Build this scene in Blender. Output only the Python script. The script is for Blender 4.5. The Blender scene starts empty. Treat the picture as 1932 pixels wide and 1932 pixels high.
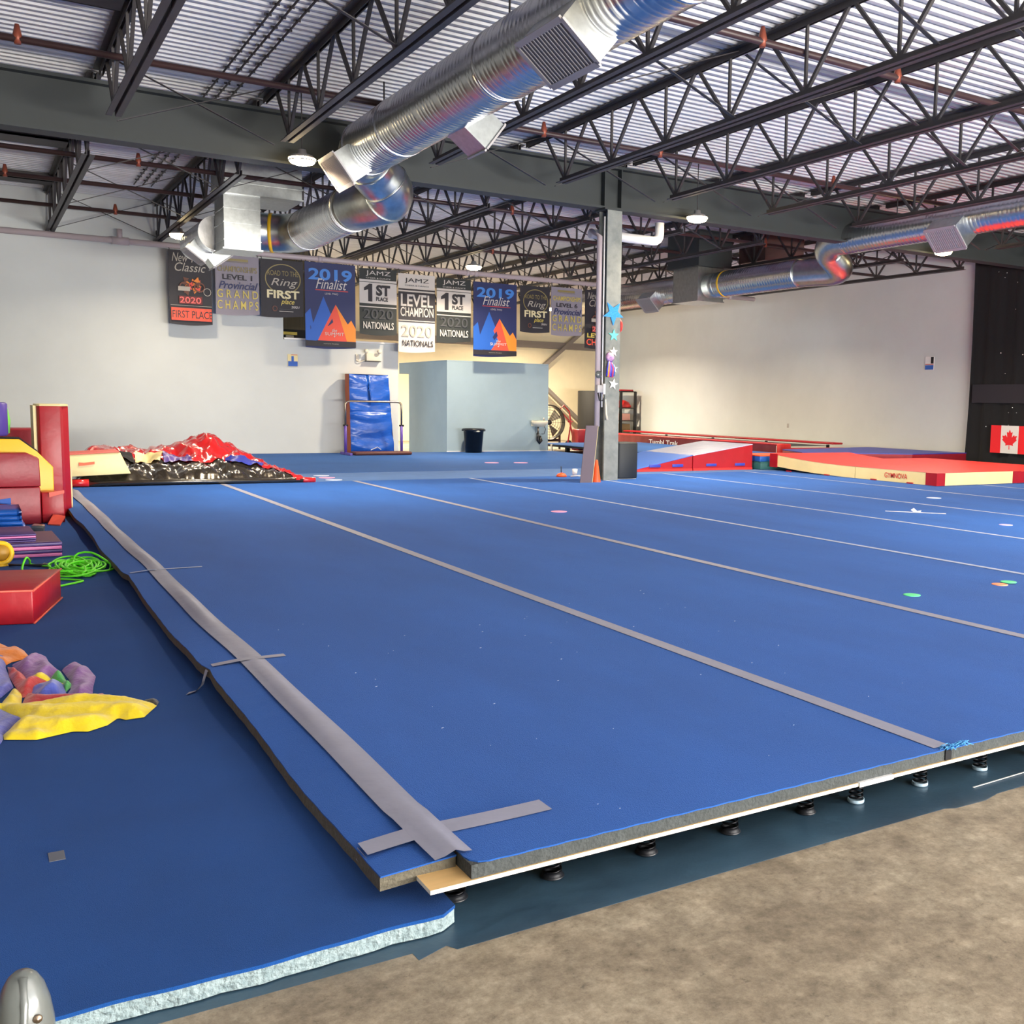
import bpy, math, random
from mathutils import Vector, Matrix
random.seed(7)
PI = math.pi
sc = bpy.context.scene
COL = sc.collection

# ------------------------------------------------------------------ camera
cam_d = bpy.data.cameras.new('camera'); cam = bpy.data.objects.new('camera', cam_d); COL.objects.link(cam)
YAW, PITCH, ROLL = 0.5743328549809695, 0.10421767517984287, 0.019697169874054107
CAMZ = 1.352343
fw = Vector((math.sin(YAW)*math.cos(PITCH), math.cos(YAW)*math.cos(PITCH), -math.sin(PITCH)))
rt = Vector((math.cos(YAW), -math.sin(YAW), 0)); up = rt.cross(fw)
r2 = rt*math.cos(ROLL)+up*math.sin(ROLL); u2 = -rt*math.sin(ROLL)+up*math.cos(ROLL)
cam.matrix_world = Matrix(((r2.x, u2.x, -fw.x, 0), (r2.y, u2.y, -fw.y, 0), (r2.z, u2.z, -fw.z, CAMZ), (0, 0, 0, 1)))
cam_d.sensor_width = 36; cam_d.lens = 36*1940/1932; cam_d.shift_x = -(1200-966)/1932
cam_d.clip_start = .05; cam_d.clip_end = 200
sc.camera = cam

# ------------------------------------------------------------------ world, daylight through an assumed door behind, exposure
w = bpy.data.worlds.new('world'); sc.world = w; w.use_nodes = True
w.node_tree.nodes['Background'].inputs[0].default_value = (.75, .86, 1, 1)
w.node_tree.nodes['Background'].inputs[1].default_value = 1.0
vs = sc.view_settings; vs.view_transform = 'Standard'; vs.look = 'None'; vs.gamma = 1; vs.use_curve_mapping = False
vs.exposure = 0.75
def area(name, loc, rot, sx, sy, energy, color, shape='RECTANGLE', spread=PI):
    l = bpy.data.lights.new(name, 'AREA'); l.shape = shape; l.size = sx
    if shape == 'RECTANGLE': l.size_y = sy
    l.energy = energy; l.color = color; l.spread = spread
    o = bpy.data.objects.new(name, l); COL.objects.link(o); o.location = loc; o.rotation_euler = rot
    return o
area('assumed_door_daylight', (8.5, -6.8, 2.2), (PI/2, 0, 0), 13, 3.6, 190, (.90, .95, 1))  # unseen door behind the camera, assumed from how the light falls
area('added_deck_fill', (8.5, -6.7, .5), (PI/2+math.radians(60), 0, 0), 13, .9, 4200, (1, .94, .86))  # unseen light panel added low down, aimed upward to brighten the roof deck
area('lobby_fill', (-7.85, 28, 2.6), (PI/2, 0, -PI/2), 8, 3.2, 900, (.72, .86, 1))  # unseen lamp added for the bluish daylight on the booth's left face
LAMP_W = 165; LAMP_C = (1, .84, .62)

# ------------------------------------------------------------------ helpers
def lin(c):
    c = [x/255 if x > 1 or max(c) > 1 else x for x in c]
    return tuple((x/12.92 if x <= .04045 else ((x+.055)/1.055)**2.4) for x in c)
MATS = {}
def mat(name, rgb, rough=.6, metal=0, var=0, vscale=3, bump=0, bscale=60, stretch=(1, 1, 1), spec=.5, rgb2=None,
        detail=4, emit=0, sheen=0, coat=0, wave=None):
    if name in MATS: return MATS[name]
    m = bpy.data.materials.new(name); m.use_nodes = True; nt = m.node_tree; b = nt.nodes['Principled BSDF']
    c = lin(rgb); b.inputs['Base Color'].default_value = (*c, 1)
    b.inputs['Roughness'].default_value = rough; b.inputs['Metallic'].default_value = metal
    b.inputs['Specular IOR Level'].default_value = spec
    if sheen: b.inputs['Sheen Weight'].default_value = sheen; b.inputs['Sheen Roughness'].default_value = .5
    if coat: b.inputs['Coat Weight'].default_value = coat; b.inputs['Coat Roughness'].default_value = .15
    if emit: b.inputs['Emission Color'].default_value = (*c, 1); b.inputs['Emission Strength'].default_value = emit
    tc = nt.nodes.new('ShaderNodeTexCoord'); mp = nt.nodes.new('ShaderNodeMapping'); mp.inputs['Scale'].default_value = stretch
    nt.links.new(tc.outputs['Object'], mp.inputs['Vector'])
    if var or rgb2:
        n = nt.nodes.new('ShaderNodeTexNoise'); n.inputs['Scale'].default_value = vscale; n.inputs['Detail'].default_value = detail
        n.inputs['Roughness'].default_value = .6
        nt.links.new(mp.outputs[0], n.inputs['Vector'])
        r = nt.nodes.new('ShaderNodeValToRGB'); r.color_ramp.elements[0].position = .32; r.color_ramp.elements[1].position = .68
        c2 = lin(rgb2) if rgb2 else c
        if rgb2: lo, hi = c, c2
        else: lo = tuple(x*(1-var) for x in c); hi = tuple(min(1, x*(1+var)) for x in c)
        r.color_ramp.elements[0].color = (*lo, 1); r.color_ramp.elements[1].color = (*hi, 1)
        nt.links.new(n.outputs['Fac'], r.inputs[0]); nt.links.new(r.outputs[0], b.inputs['Base Color'])
    if bump:
        n2 = nt.nodes.new('ShaderNodeTexNoise'); n2.inputs['Scale'].default_value = bscale; n2.inputs['Detail'].default_value = 3
        nt.links.new(mp.outputs[0], n2.inputs['Vector'])
        bp = nt.nodes.new('ShaderNodeBump'); bp.inputs['Strength'].default_value = bump; bp.inputs['Distance'].default_value = .02
        nt.links.new(n2.outputs['Fac'], bp.inputs['Height']); nt.links.new(bp.outputs[0], b.inputs['Normal'])
    MATS[name] = m
    return m

OFF = {}
class MB:
    """collects geometry in world coordinates; build() links it as one mesh object"""
    def __init__(s): s.v = []; s.f = []; s.mi = []; s.sm = []; s.k = 0
    def add(s, vs_, fs_, smooth=False):
        n = len(s.v); s.v += [tuple(v) for v in vs_]
        for f in fs_: s.f.append([i+n for i in f]); s.mi.append(s.k); s.sm.append(smooth)
        return s
    def box(s, x0, x1, y0, y1, z0, z1):
        v = [(x, y, z) for z in (z0, z1) for y in (y0, y1) for x in (x0, x1)]
        return s.add(v, [(0, 2, 3, 1), (4, 5, 7, 6), (0, 1, 5, 4), (1, 3, 7, 5), (3, 2, 6, 7), (2, 0, 4, 6)])
    def bar(s, a, b, w, h=None, upv=(0, 0, 1)):
        a, b = Vector(a), Vector(b); d = (b-a).normalized(); upv = Vector(upv)
        if abs(d.dot(upv)) > .98: upv = Vector((0, 1, 0))
        x = d.cross(upv).normalized(); y = x.cross(d); h = w if h is None else h
        v = [p+x*(i*w/2)+y*(j*h/2) for p in (a, b) for i, j in ((-1, -1), (1, -1), (1, 1), (-1, 1))]
        return s.add(v, [(3, 2, 1, 0), (4, 5, 6, 7), (0, 1, 5, 4), (1, 2, 6, 5), (2, 3, 7, 6), (3, 0, 4, 7)])
    def tube(s, pts, r, n=12, cap=True, smooth=True, closed=False):
        pts = [Vector(p) for p in pts]; m = len(pts); rr = r if isinstance(r, (list, tuple)) else [r]*m
        ring = []; prev = None
        for i, p in enumerate(pts):
            if closed: d = (pts[(i+1) % m]-pts[i-1]).normalized()
            else: d = (pts[min(i+1, m-1)]-pts[max(i-1, 0)]).normalized()
            if prev is None:
                a = Vector((0, 0, 1)) if abs(d.z) < .9 else Vector((1, 0, 0)); x = d.cross(a).normalized()
            else: x = (prev-d*prev.dot(d)).normalized()
            prev = x; y = d.cross(x)
            ring.append([p+(x*math.cos(t)+y*math.sin(t))*rr[i] for t in [2*PI*k/n for k in range(n)]])
        v = [q for r_ in ring for q in r_]; f = []
        for i in range(m if closed else m-1):
            for k in range(n):
                a, b = i*n+k, i*n+(k+1) % n; c, d_ = ((i+1) % m)*n+(k+1) % n, ((i+1) % m)*n+k
                f.append((a, b, c, d_))
        s.add(v, f, smooth)
        if cap and not closed:
            n0 = len(s.v)-len(v)
            s.f.append([n0+k for k in range(n)][::-1]); s.mi.append(s.k); s.sm.append(False)
            s.f.append([n0+(m-1)*n+k for k in range(n)]); s.mi.append(s.k); s.sm.append(False)
        return s
    def lathe(s, prof, c, n=24, axis='z'):
        """prof: [(r,h)] about a vertical axis through c"""
        v = []; f = []; m = len(prof)
        for r, h in prof:
            for k in range(n):
                t = 2*PI*k/n; a, b = r*math.cos(t), r*math.sin(t)
                p = {'z': (a, b, h), 'y': (a, h, b), 'x': (h, a, b)}[axis]
                v.append((c[0]+p[0], c[1]+p[1], c[2]+p[2]))
        for i in range(m-1):
            for k in range(n): f.append((i*n+k, i*n+(k+1) % n, (i+1)*n+(k+1) % n, (i+1)*n+k))
        return s.add(v, f, True)
    def prism(s, poly, z0, z1, mp=lambda a, b, h: (a, b, h)):
        """polygon in (a,b), extruded h from z0 to z1 (lists allowed for per-corner heights)"""
        n = len(poly); a0 = z0 if isinstance(z0, (list, tuple)) else [z0]*n; a1 = z1 if isinstance(z1, (list, tuple)) else [z1]*n
        v = [mp(p[0], p[1], a0[i]) for i, p in enumerate(poly)]+[mp(p[0], p[1], a1[i]) for i, p in enumerate(poly)]
        f = [tuple(range(n))[::-1], tuple(range(n, 2*n))]+[(i, (i+1) % n, n+(i+1) % n, n+i) for i in range(n)]
        return s.add(v, f)
    def build(s, name, m, parent=None, loc=None, bevel=0, seg=2, smooth_all=False):
        me = bpy.data.meshes.new(name); o = bpy.data.objects.new(name, me); COL.objects.link(o)
        off = Vector((0, 0, 0))
        if parent is not None:
            off = OFF[parent]; o.parent = parent; OFF[o] = off
        elif loc is not None: off = Vector(loc); o.location = off; OFF[o] = off
        else: OFF[o] = off
        me.from_pydata([(a-off.x, b-off.y, c-off.z) for a, b, c in s.v], [], s.f)
        for mm in (m if isinstance(m, (list, tuple)) else [m]): me.materials.append(mm)
        for i, p in enumerate(me.polygons): p.material_index = s.mi[i]; p.use_smooth = s.sm[i] or smooth_all
        me.validate(); me.update()
        if bevel:
            import bmesh
            bm = bmesh.new(); bm.from_mesh(me)
            bmesh.ops.remove_doubles(bm, verts=bm.verts, dist=1e-5); bmesh.ops.recalc_face_normals(bm, faces=bm.faces)
            ed = [e for e in bm.edges if len(e.link_faces) == 2 and e.calc_face_angle(0) > .35]
            bmesh.ops.bevel(bm, geom=ed, offset=bevel, segments=seg, profile=.5, affect='EDGES')
            for f in bm.faces: f.smooth = True
            bm.to_mesh(me); bm.free()
            try:
                me.set_sharp_from_angle(angle=1.0)
            except Exception: pass
        return o
def tag(o, label, cat, group=None):
    o['label'] = label; o['category'] = cat
    if group: o['group'] = group
    return o
def thing(name, label, cat, loc, group=None):
    o = bpy.data.objects.new(name, None); COL.objects.link(o); o.location = loc; OFF[o] = Vector(loc); o.empty_display_size = .1
    return tag(o, label, cat, group)
def struct(name, mb, m, **k):
    o = mb.build(name, m, **k); o['kind'] = 'structure'; return o
def dup(root, loc, label=None, group=None):
    def cp(o, par):
        c = o.copy(); COL.objects.link(c)
        if par: c.parent = par
        for ch in KIDS.get(o, []): cp(ch, c)
        return c
    r = cp(root, None); r.location = loc
    if label: r['label'] = label
    if group: r['group'] = group
    return r
KIDS = {}
def index_kids():
    KIDS.clear()
    for o in COL.objects:
        if o.parent: KIDS.setdefault(o.parent, []).append(o)
def off_box(x0, x1, y0, y1, z0, z1): return MB().box(x0, x1, y0, y1, z0, z1)

# text -> flat polygons fitted into a box, as (verts2d, faces)
TXT = {}
def text_geo(s, bold=0, shear=0):
    key = (s, bold, shear)
    if key in TXT: return TXT[key]
    cu = bpy.data.curves.new('t', 'FONT'); cu.body = s; cu.offset = bold; cu.shear = shear; cu.resolution_u = 4; cu.size = 1
    o = bpy.data.objects.new('t', cu); COL.objects.link(o); bpy.context.view_layer.update()
    me = bpy.data.meshes.new_from_object(o.evaluated_get(bpy.context.evaluated_depsgraph_get()))
    v = [(p.co.x, p.co.y) for p in me.vertices]; f = [tuple(p.vertices) for p in me.polygons]
    bpy.data.objects.remove(o); bpy.data.curves.remove(cu); bpy.data.meshes.remove(me)
    xs = [p[0] for p in v]; ys = [p[1] for p in v]; x0, x1, y0, y1 = min(xs), max(xs), min(ys), max(ys)
    v = [((a-x0)/(x1-x0)-.5, (b-y0)/(y1-y0)-.5) for a, b in v]
    TXT[key] = (v, f); return TXT[key]
def text_mb(mb, s, cx, cz, wd, ht, mp, bold=.0, shear=0):
    v, f = text_geo(s, bold, shear)
    return mb.add([mp(cx+a*wd, cz+b*ht) for a, b in v], f)

# ------------------------------------------------------------------ materials
M = {}
M['wall'] = mat('wall_paint', (208, 212, 210), .75, var=.03, vscale=1.2)
M['cream'] = mat('cream_panel', (226, 214, 182), .7, var=.03)
M['bluepaint'] = mat('pale_blue_paint', (152, 172, 182), .65, var=.03)
M['steel'] = mat('dark_joist_steel', (62, 58, 58), .55, .0, var=.12, vscale=8)
M['beam'] = mat('grey_green_beam_paint', (50, 55, 55), .6, var=.05)
M['column'] = mat('worn_column_paint', (118, 124, 120), .5, rgb2=(150, 152, 145), vscale=5)
M['deck'] = mat('galvanised_roof_deck', (216, 216, 218), .5, .15, var=.10, vscale=1.5, stretch=(.4, 3, 1))
M['duct'] = mat('galvanised_duct', (196, 197, 200), .27, 1.0, var=.06, vscale=9, bump=.12, bscale=7)
M['ductflat'] = mat('galvanised_sheet', (190, 194, 192), .34, 1.0, var=.1, vscale=14)
M['grille'] = mat('grille_grey', (176, 172, 172), .5, .3)
M['grilledark'] = mat('grille_dark', (112, 110, 112), .6)
M['pipe'] = mat('mauve_grey_pipe', (188, 174, 178), .45)
M['white'] = mat('white_plastic', (232, 230, 228), .4)
M['spr'] = mat('sprinkler_pipe', (64, 44, 44), .45)
M['copper'] = mat('fitting_rust', (150, 78, 58), .45, .3)
M['lens'] = mat('lamp_lens', (255, 226, 170), .5, emit=28)
M['lampmetal'] = mat('lamp_housing', (190, 186, 178), .4, .6)
M['carpet'] = mat('blue_carpet', (38, 90, 170), .92, var=.09, vscale=1.6, bump=.35, bscale=420, stretch=(1, .35, 1), spec=.15, sheen=.06)
M['carpet2'] = mat('blue_carpet_far', (46, 90, 156), .92, var=.07, vscale=1.2, bump=.3, bscale=300, spec=.15, sheen=.05)
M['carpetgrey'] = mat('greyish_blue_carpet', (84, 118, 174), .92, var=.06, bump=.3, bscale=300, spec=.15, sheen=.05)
M['carpetdark'] = mat('side_blue_carpet', (22, 70, 136), .92, var=.12, vscale=1.1, bump=.35, bscale=420, spec=.15, sheen=.04)
M['foam'] = mat('dark_grey_foam', (66, 70, 70), .95, var=.15, vscale=40, bump=.5, bscale=90)
M['foamlight'] = mat('pale_foam_edge', (112, 130, 134), .9, rgb2=(150, 166, 168), vscale=60, bump=.8, bscale=70)
M['foamtan'] = mat('tan_foam', (96, 90, 76), .95, var=.15, vscale=40, bump=.5, bscale=90)
M['ply'] = mat('plywood_face', (218, 178, 118), .6, var=.06, stretch=(1, 10, 1), vscale=4)
M['plyedge'] = mat('plywood_edge', (232, 226, 212), .6, var=.08, vscale=60)
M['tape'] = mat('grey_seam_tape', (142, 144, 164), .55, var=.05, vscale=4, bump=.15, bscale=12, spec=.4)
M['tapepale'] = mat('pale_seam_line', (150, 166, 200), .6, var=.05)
M['spring'] = mat('black_spring_steel', (20, 20, 24), .3, .7)
M['blackplastic'] = mat('black_plastic', (22, 24, 30), .35)
M['greycup'] = mat('grey_plastic_cup', (150, 172, 186), .4)
M['red'] = mat('red_vinyl', (164, 18, 32), .38, var=.08, vscale=4, bump=.25, bscale=6)
M['darkred'] = mat('dark_red_vinyl', (150, 28, 44), .42, var=.08, vscale=4, bump=.3, bscale=6)
M['brightred'] = mat('bright_red_vinyl', (214, 50, 46), .4, var=.05, bump=.2, bscale=5)
M['coral'] = mat('coral_vinyl', (226, 92, 74), .45)
M['creamvinyl'] = mat('cream_vinyl', (236, 218, 158), .45, var=.04, bump=.2, bscale=6)
M['yellow'] = mat('yellow_vinyl', (246, 196, 34), .4, bump=.2, bscale=5)
M['purple'] = mat('purple_vinyl', (84, 64, 150), .42, bump=.15, bscale=8)
M['purpledark'] = mat('dark_purple_vinyl', (62, 38, 110), .42, bump=.2, bscale=8)
M['pink'] = mat('pink_vinyl', (226, 122, 180), .42, bump=.15, bscale=8)
M['plum'] = mat('dull_plum_vinyl', (104, 76, 104), .5)
M['bluevinyl'] = mat('blue_vinyl', (36, 92, 190), .26, var=.1, vscale=3, bump=.9, bscale=3.2, stretch=(1, 1, 2.4))
M['navyvinyl'] = mat('navy_vinyl', (24, 84, 170), .36, bump=.4, bscale=8, var=.1)
M['rampblue'] = mat('ramp_blue_vinyl', (66, 116, 210), .35, bump=.25, bscale=3)
M['royal'] = mat('royal_blue_vinyl', (50, 62, 168), .45)
M['brownvinyl'] = mat('rust_brown_vinyl', (164, 82, 48), .5, bump=.4, bscale=5)
M['brown'] = mat('brown_pad', (92, 48, 44), .55, bump=.3, bscale=8)
M['green'] = mat('dark_green_vinyl', (44, 98, 98), .5, bump=.4, bscale=8)
M['lime'] = mat('lime_vinyl', (126, 210, 90), .5)
M['orange'] = mat('orange_vinyl', (238, 92, 44), .45)
M['tarpdark'] = mat('black_glossy_tarp', (66, 60, 50), .25, .5, bump=1.0, bscale=3.2, spec=1.0, coat=1)
M['tarpred'] = mat('red_tarp', (196, 34, 36), .22, bump=1.0, bscale=2.6, coat=.6)
M['dark'] = mat('matte_dark', (30, 30, 34), .8)
M['black'] = mat('black_cloth', (20, 20, 23), .95, sheen=.05)
M['darkgrey'] = mat('charcoal', (34, 38, 41), .55)
M['rope'] = mat('lime_rope', (110, 240, 40), .55)
M['chrome'] = mat('worn_bar_metal', (170, 150, 130), .3, 1)
M['purplepaint'] = mat('purple_paint', (96, 70, 168), .4)
M['fanblade'] = mat('fan_dark', (40, 36, 34), .5)
M['skin'] = mat('cream_plastic', (226, 218, 196), .45)
M['clearplastic'] = mat('cloudy_plastic', (92, 96, 94), .3, var=.08, vscale=25, coat=.6)

# floor: mottled concrete
cm = bpy.data.materials.new('bare_concrete'); cm.use_nodes = True; nt = cm.node_tree; b = nt.nodes['Principled BSDF']
tc = nt.nodes.new('ShaderNodeTexCoord')
def noise(scale, det=6, rough=.6, vec=None):
    n = nt.nodes.new('ShaderNodeTexNoise'); n.inputs['Scale'].default_value = scale; n.inputs['Detail'].default_value = det; n.inputs['Roughness'].default_value = rough
    nt.links.new(vec or tc.outputs['Object'], n.inputs['Vector']); return n
def ramp(src, stops):
    r = nt.nodes.new('ShaderNodeValToRGB'); els = r.color_ramp.elements
    while len(els) < len(stops): els.new(.5)
    for e, (p, c) in zip(els, stops): e.position = p; e.color = (*lin(c), 1)
    nt.links.new(src, r.inputs[0]); return r
def mix(a, b_, fac, mode='MIX'):
    m_ = nt.nodes.new('ShaderNodeMixRGB'); m_.blend_type = mode
    if isinstance(fac, float): m_.inputs[0].default_value = fac
    else: nt.links.new(fac, m_.inputs[0])
    nt.links.new(a, m_.inputs[1]); nt.links.new(b_, m_.inputs[2]); return m_
n1 = noise(1.3, 8, .7); n2 = noise(9, 12, .82); n3 = noise(30, 10, .8); n4 = noise(5.0, 3, .5)
c1 = ramp(n1.outputs['Fac'], [(.34, (146, 132, 114)), (.5, (178, 165, 146)), (.66, (206, 195, 176))])
c2 = ramp(n2.outputs['Fac'], [(.36, (120, 110, 94)), (.5, (192, 188, 178)), (.64, (248, 244, 236))])
m1 = mix(c1.outputs[0], c2.outputs[0], .75, 'MULTIPLY')
c3 = ramp(n3.outputs['Fac'], [(.35, (52, 42, 36)), (.42, (206, 202, 198)), (.60, (255, 255, 255))])
m2 = mix(m1.outputs[0], c3.outputs[0], .6, 'MULTIPLY')
nt.links.new(m2.outputs[0], b.inputs['Base Color']); b.inputs['Roughness'].default_value = .55
bp = nt.nodes.new('ShaderNodeBump'); bp.inputs['Strength'].default_value = .25; bp.inputs['Distance'].default_value = .01
nt.links.new(n3.outputs['Fac'], bp.inputs['Height']); nt.links.new(bp.outputs[0], b.inputs['Normal'])
M['concrete'] = cm
M['floorpaint'] = mat('blue_grey_floor_paint', (44, 66, 84), .34, rgb2=(60, 88, 108), vscale=2.5, bump=.1, bscale=20)

# ------------------------------------------------------------------ the hall
XL, XR, YF, YB, ZC = -8.0, 20.2, -7.0, 33.0, 5.16
struct('floor', MB().box(XL, XR, YF, YB, -.1, 0), M['concrete'])
struct('floor_paint', MB().prism([(-.5, 2.318), (.86, 2.30), (.862, 2.262), (.945, 2.292), (.962, 2.262), (2.74, 2.262), (2.78, 2.245), (2.93, 2.24), (3.02, 2.262),
       (20.1, 2.262), (20.1, 16.9), (-.5, 16.9)], .0003, .0009), M['floorpaint'])
# corrugated deck
mb = MB(); P = .152; y = YF-.2; prof = []
while y < YB+.2:
    prof += [(y, ZC+.038), (y+.066, ZC+.038), (y+.084, ZC), (y+.134, ZC)]; y += P
v = []; f = []
for x in (XL-.2, XR+.2): v += [(x, a, b_) for a, b_ in prof]
n = len(prof)
for i in range(n-1): f.append((i, i+1, n+i+1, n+i))
mb.add(v, f); mb.box(XL-.2, XR+.2, YF-.2, YB+.2, ZC+.1, ZC+.2)
struct('ceiling', mb, M['deck'])
# walls
struct('wall_right', MB().box(XR, XR+.2, YF, YB+.2, 0, ZC+.1), M['wall'])
struct('wall_back', MB().box(XL, XR, YB, YB+.2, 0, ZC+.1), M['cream'])
struct('wall_left', MB().box(XL-.2, XL, YF, YB+.2, 0, ZC+.1), M['wall'])
mb = MB().box(XL, 2, YF-.2, YF, 0, ZC+.1).box(15, XR, YF-.2, YF, 0, ZC+.1).box(2, 15, YF-.2, YF, 4.0, ZC+.1)  # unseen front wall, its door opening is assumed
struct('wall_front', mb, M['wall'])
mb = MB().box(XL, 5.69, 22.8, 22.95, 0, ZC).box(5.69, 8.23, 22.8, 22.95, 0, 2.59)
struct('wall_partition', mb, M['wall'])
struct('trim_1', MB().box(5.7, 8.23, 22.77, 22.98, 2.592, 2.63), M['white'])
mb = MB().box(9.41, 12.09, 22.8, 22.92, 0, 2.27).box(9.41, 9.53, 22.92, 25.3, 0, 2.27).box(9.41, 9.53, 25.3, 25.9, 2.02, 2.27)
mb.box(11.97, 12.09, 22.92, 26, 0, 2.27).box(9.41, 12.09, 25.9, 26, 2.02, 2.27).box(9.41, 12.09, 22.8, 26, 2.272, 2.30)
struct('wall_booth', mb, M['bluepaint'])
struct('wall_storage', MB().box(4.3, 7.4, 27, 27.15, 0, ZC), mat('dark_storage_wall', (92, 84, 68), .8, var=.2, stretch=(8, 1, .2)))
struct('baseboard_booth', MB().box(9.40, 12.09, 22.785, 22.8, .0, .17), M['white'])

# steel: girt and bracing on the back wall
t = tag(MB().box(9, XR, 32.75, 33, 3.27, 3.50).build('wall_girt', mat('girt_grey', (118, 110, 104), .6), loc=(9, 32.8, 3.27)), 'long grey horizontal steel girt along the cream back wall', 'beam')
tag(MB().bar((16.9, 32.7, 2.45), (20, 32.7, 5.0), .2, .12).build('wall_brace', mat('girt_grey', (118, 110, 104), .6), loc=(17, 32.7, 2.3)), 'grey diagonal steel brace rising to the right above the girt on the back wall', 'brace')
tag(MB().bar((16.6, 32.6, 2.35), (19.3, 32.6, .1), .2, .12).build('wall_brace', mat('girt_grey', (118, 110, 104), .6), loc=(17, 32.6, .2)), 'grey diagonal steel brace sloping down to the floor behind the red hand truck', 'brace')

# ------------------------------------------------------------------ main beam and column
mb = MB().box(XL, XR, 13.98, 14.02, 4.36, 4.95).box(XL, XR, 13.86, 14.14, 4.33, 4.365).box(XL, XR, 13.86, 14.14, 4.945, 4.985)
t = thing('main_beam', 'deep grey steel I-beam crossing the hall on top of the column', 'beam', (8, 14, 4.33))
mb.build('beam_section', M['beam'], t)
for x in (8.30, 8.60): MB().box(x-.008, x+.008, 13.87, 14.13, 4.365, 4.945).build('stiffener', M['beam'], t)
tag(MB().box(XL, XR, 1.2, 1.5, 4.33, 4.985).build('front_beam', M['beam'], loc=(0, 1.3, 4.33)), 'grey steel beam carrying the front ends of the near roof joists', 'beam')
t = thing('steel_column', 'worn grey steel column standing at the far edge of the spring floor', 'column', (8.44, 13.93, 0))
MB().box(8.31, 8.57, 13.80, 13.82, 0, 4.31).box(8.31, 8.57, 14.04, 14.06, 0, 4.31).box(8.43, 8.445, 13.82, 14.04, 0, 4.31).build('column_section', M['column'], t)
MB().box(8.25, 8.63, 13.78, 14.08, 4.305, 4.329).build('cap_plate', M['beam'], t)
tag(MB().tube([(8.21, 13.86, 1.0), (8.21, 13.86, 3.9), (8.26, 14.2, 4.03)], .042, 12).build('drain_pipe', M['pipe'], loc=(8.21, 13.86, 1.0)),
    'mauve grey vertical pipe running up the left side of the column', 'pipe')
tag(MB().tube([(8.275, 13.83, 1.3), (8.275, 13.83, 4.2)], .012, 8).build('conduit', M['white'], loc=(8.275, 13.83, 1.3)), 'thin white conduit up the dark slot of the column', 'conduit')
p = [(8.26, 14.25, 4.0), (9.45, 14.25, 4.0)]+[(9.45+.12*math.sin(a), 14.25, 4.12-.12*math.cos(a)) for a in (.4, .8, 1.2, 1.57)]+[(9.57, 14.25, 4.3)]
tag(MB().tube(p, .075, 16).build('pvc_pipe', M['white'], loc=(8.8, 14.25, 3.95)), 'thick white plastic pipe with an elbow right of the column top', 'pipe')

# ------------------------------------------------------------------ roof joists
def joist(L, first, name, label, group):
    """open-web joist along +Y; local origin at the start of the bottom chord"""
    t = thing(name, label, 'roof joist', (0, 0, 4.36), group)
    zt = 5.085; n = int((L-first-.2)/1.22)+1; last = first+(n-1)*1.22
    a = MB(); b_ = MB()
    for s in (-1, 1):
        a.box(s*.018 if s > 0 else -.085, .085 if s > 0 else -.018, 0, L, zt+.045, zt+.055).box(s*.018-.004, s*.018+.004, 0, L, zt-.02, zt+.05)
        b_.box(s*.018 if s > 0 else -.078, .078 if s > 0 else -.018, first-.12, last+.12, 4.385, 4.393).box(s*.018-.004, s*.018+.004, first-.12, last+.12, 4.39, 4.455)
    a.build('top_chord', M['steel'], t); b_.build('bottom_chord', M['steel'], t)
    tmpl = []
    r0 = MB().bar((0, 0, 4.42), (0, .58, zt+.01), .034, .034).build('web_bar', M['steel'], t)
    r1 = MB().bar((0, 0, 4.42), (0, -.58, zt+.01), .034, .034).build('web_bar', M['steel'], t)
    r2_ = MB().bar((0, 0, 4.42), (0, 0, zt+.01), .028, .028).build('web_bar', M['steel'], t)
    for i in range(n):
        yb = first+i*1.22
        for k, r in enumerate((r0, r1, r2_)):
            if i == 0: r.location.y = yb
            else:
                c = r.copy(); COL.objects.link(c); c.parent = t; c.location.y = yb
    return t
XJ = [1.45+1.86*i for i in range(10)]
ORD = ['first', 'second', 'third', 'fourth', 'fifth', 'sixth', 'seventh', 'eighth', 'ninth', 'tenth']
j1 = joist(12.5, .35, 'roof_joist', '', 'roof joists in front of the main beam')
j2 = joist(18.8, 1.2, 'roof_joist', '', 'roof joists behind the main beam')
j1['label'] = 'dark open-web steel roof joist in front of the main beam, first from the left'
j2['label'] = 'dark open-web steel roof joist behind the main beam, first from the left'
j1.location = (XJ[0], 1.5, 4.36); j2.location = (XJ[0]-.05, 14.14, 4.36)
index_kids()
for i, x in enumerate(XJ):
    if i == 0: continue
    side = 'left' if i < 5 else 'left'
    dup(j1, (x, 1.5, 4.36), f'dark open-web steel roof joist in front of the main beam, {ORD[i]} from the left')
    dup(j2, (x-.05, 14.14, 4.36), f'dark open-web steel roof joist behind the main beam, {ORD[i]} from the left')
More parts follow.
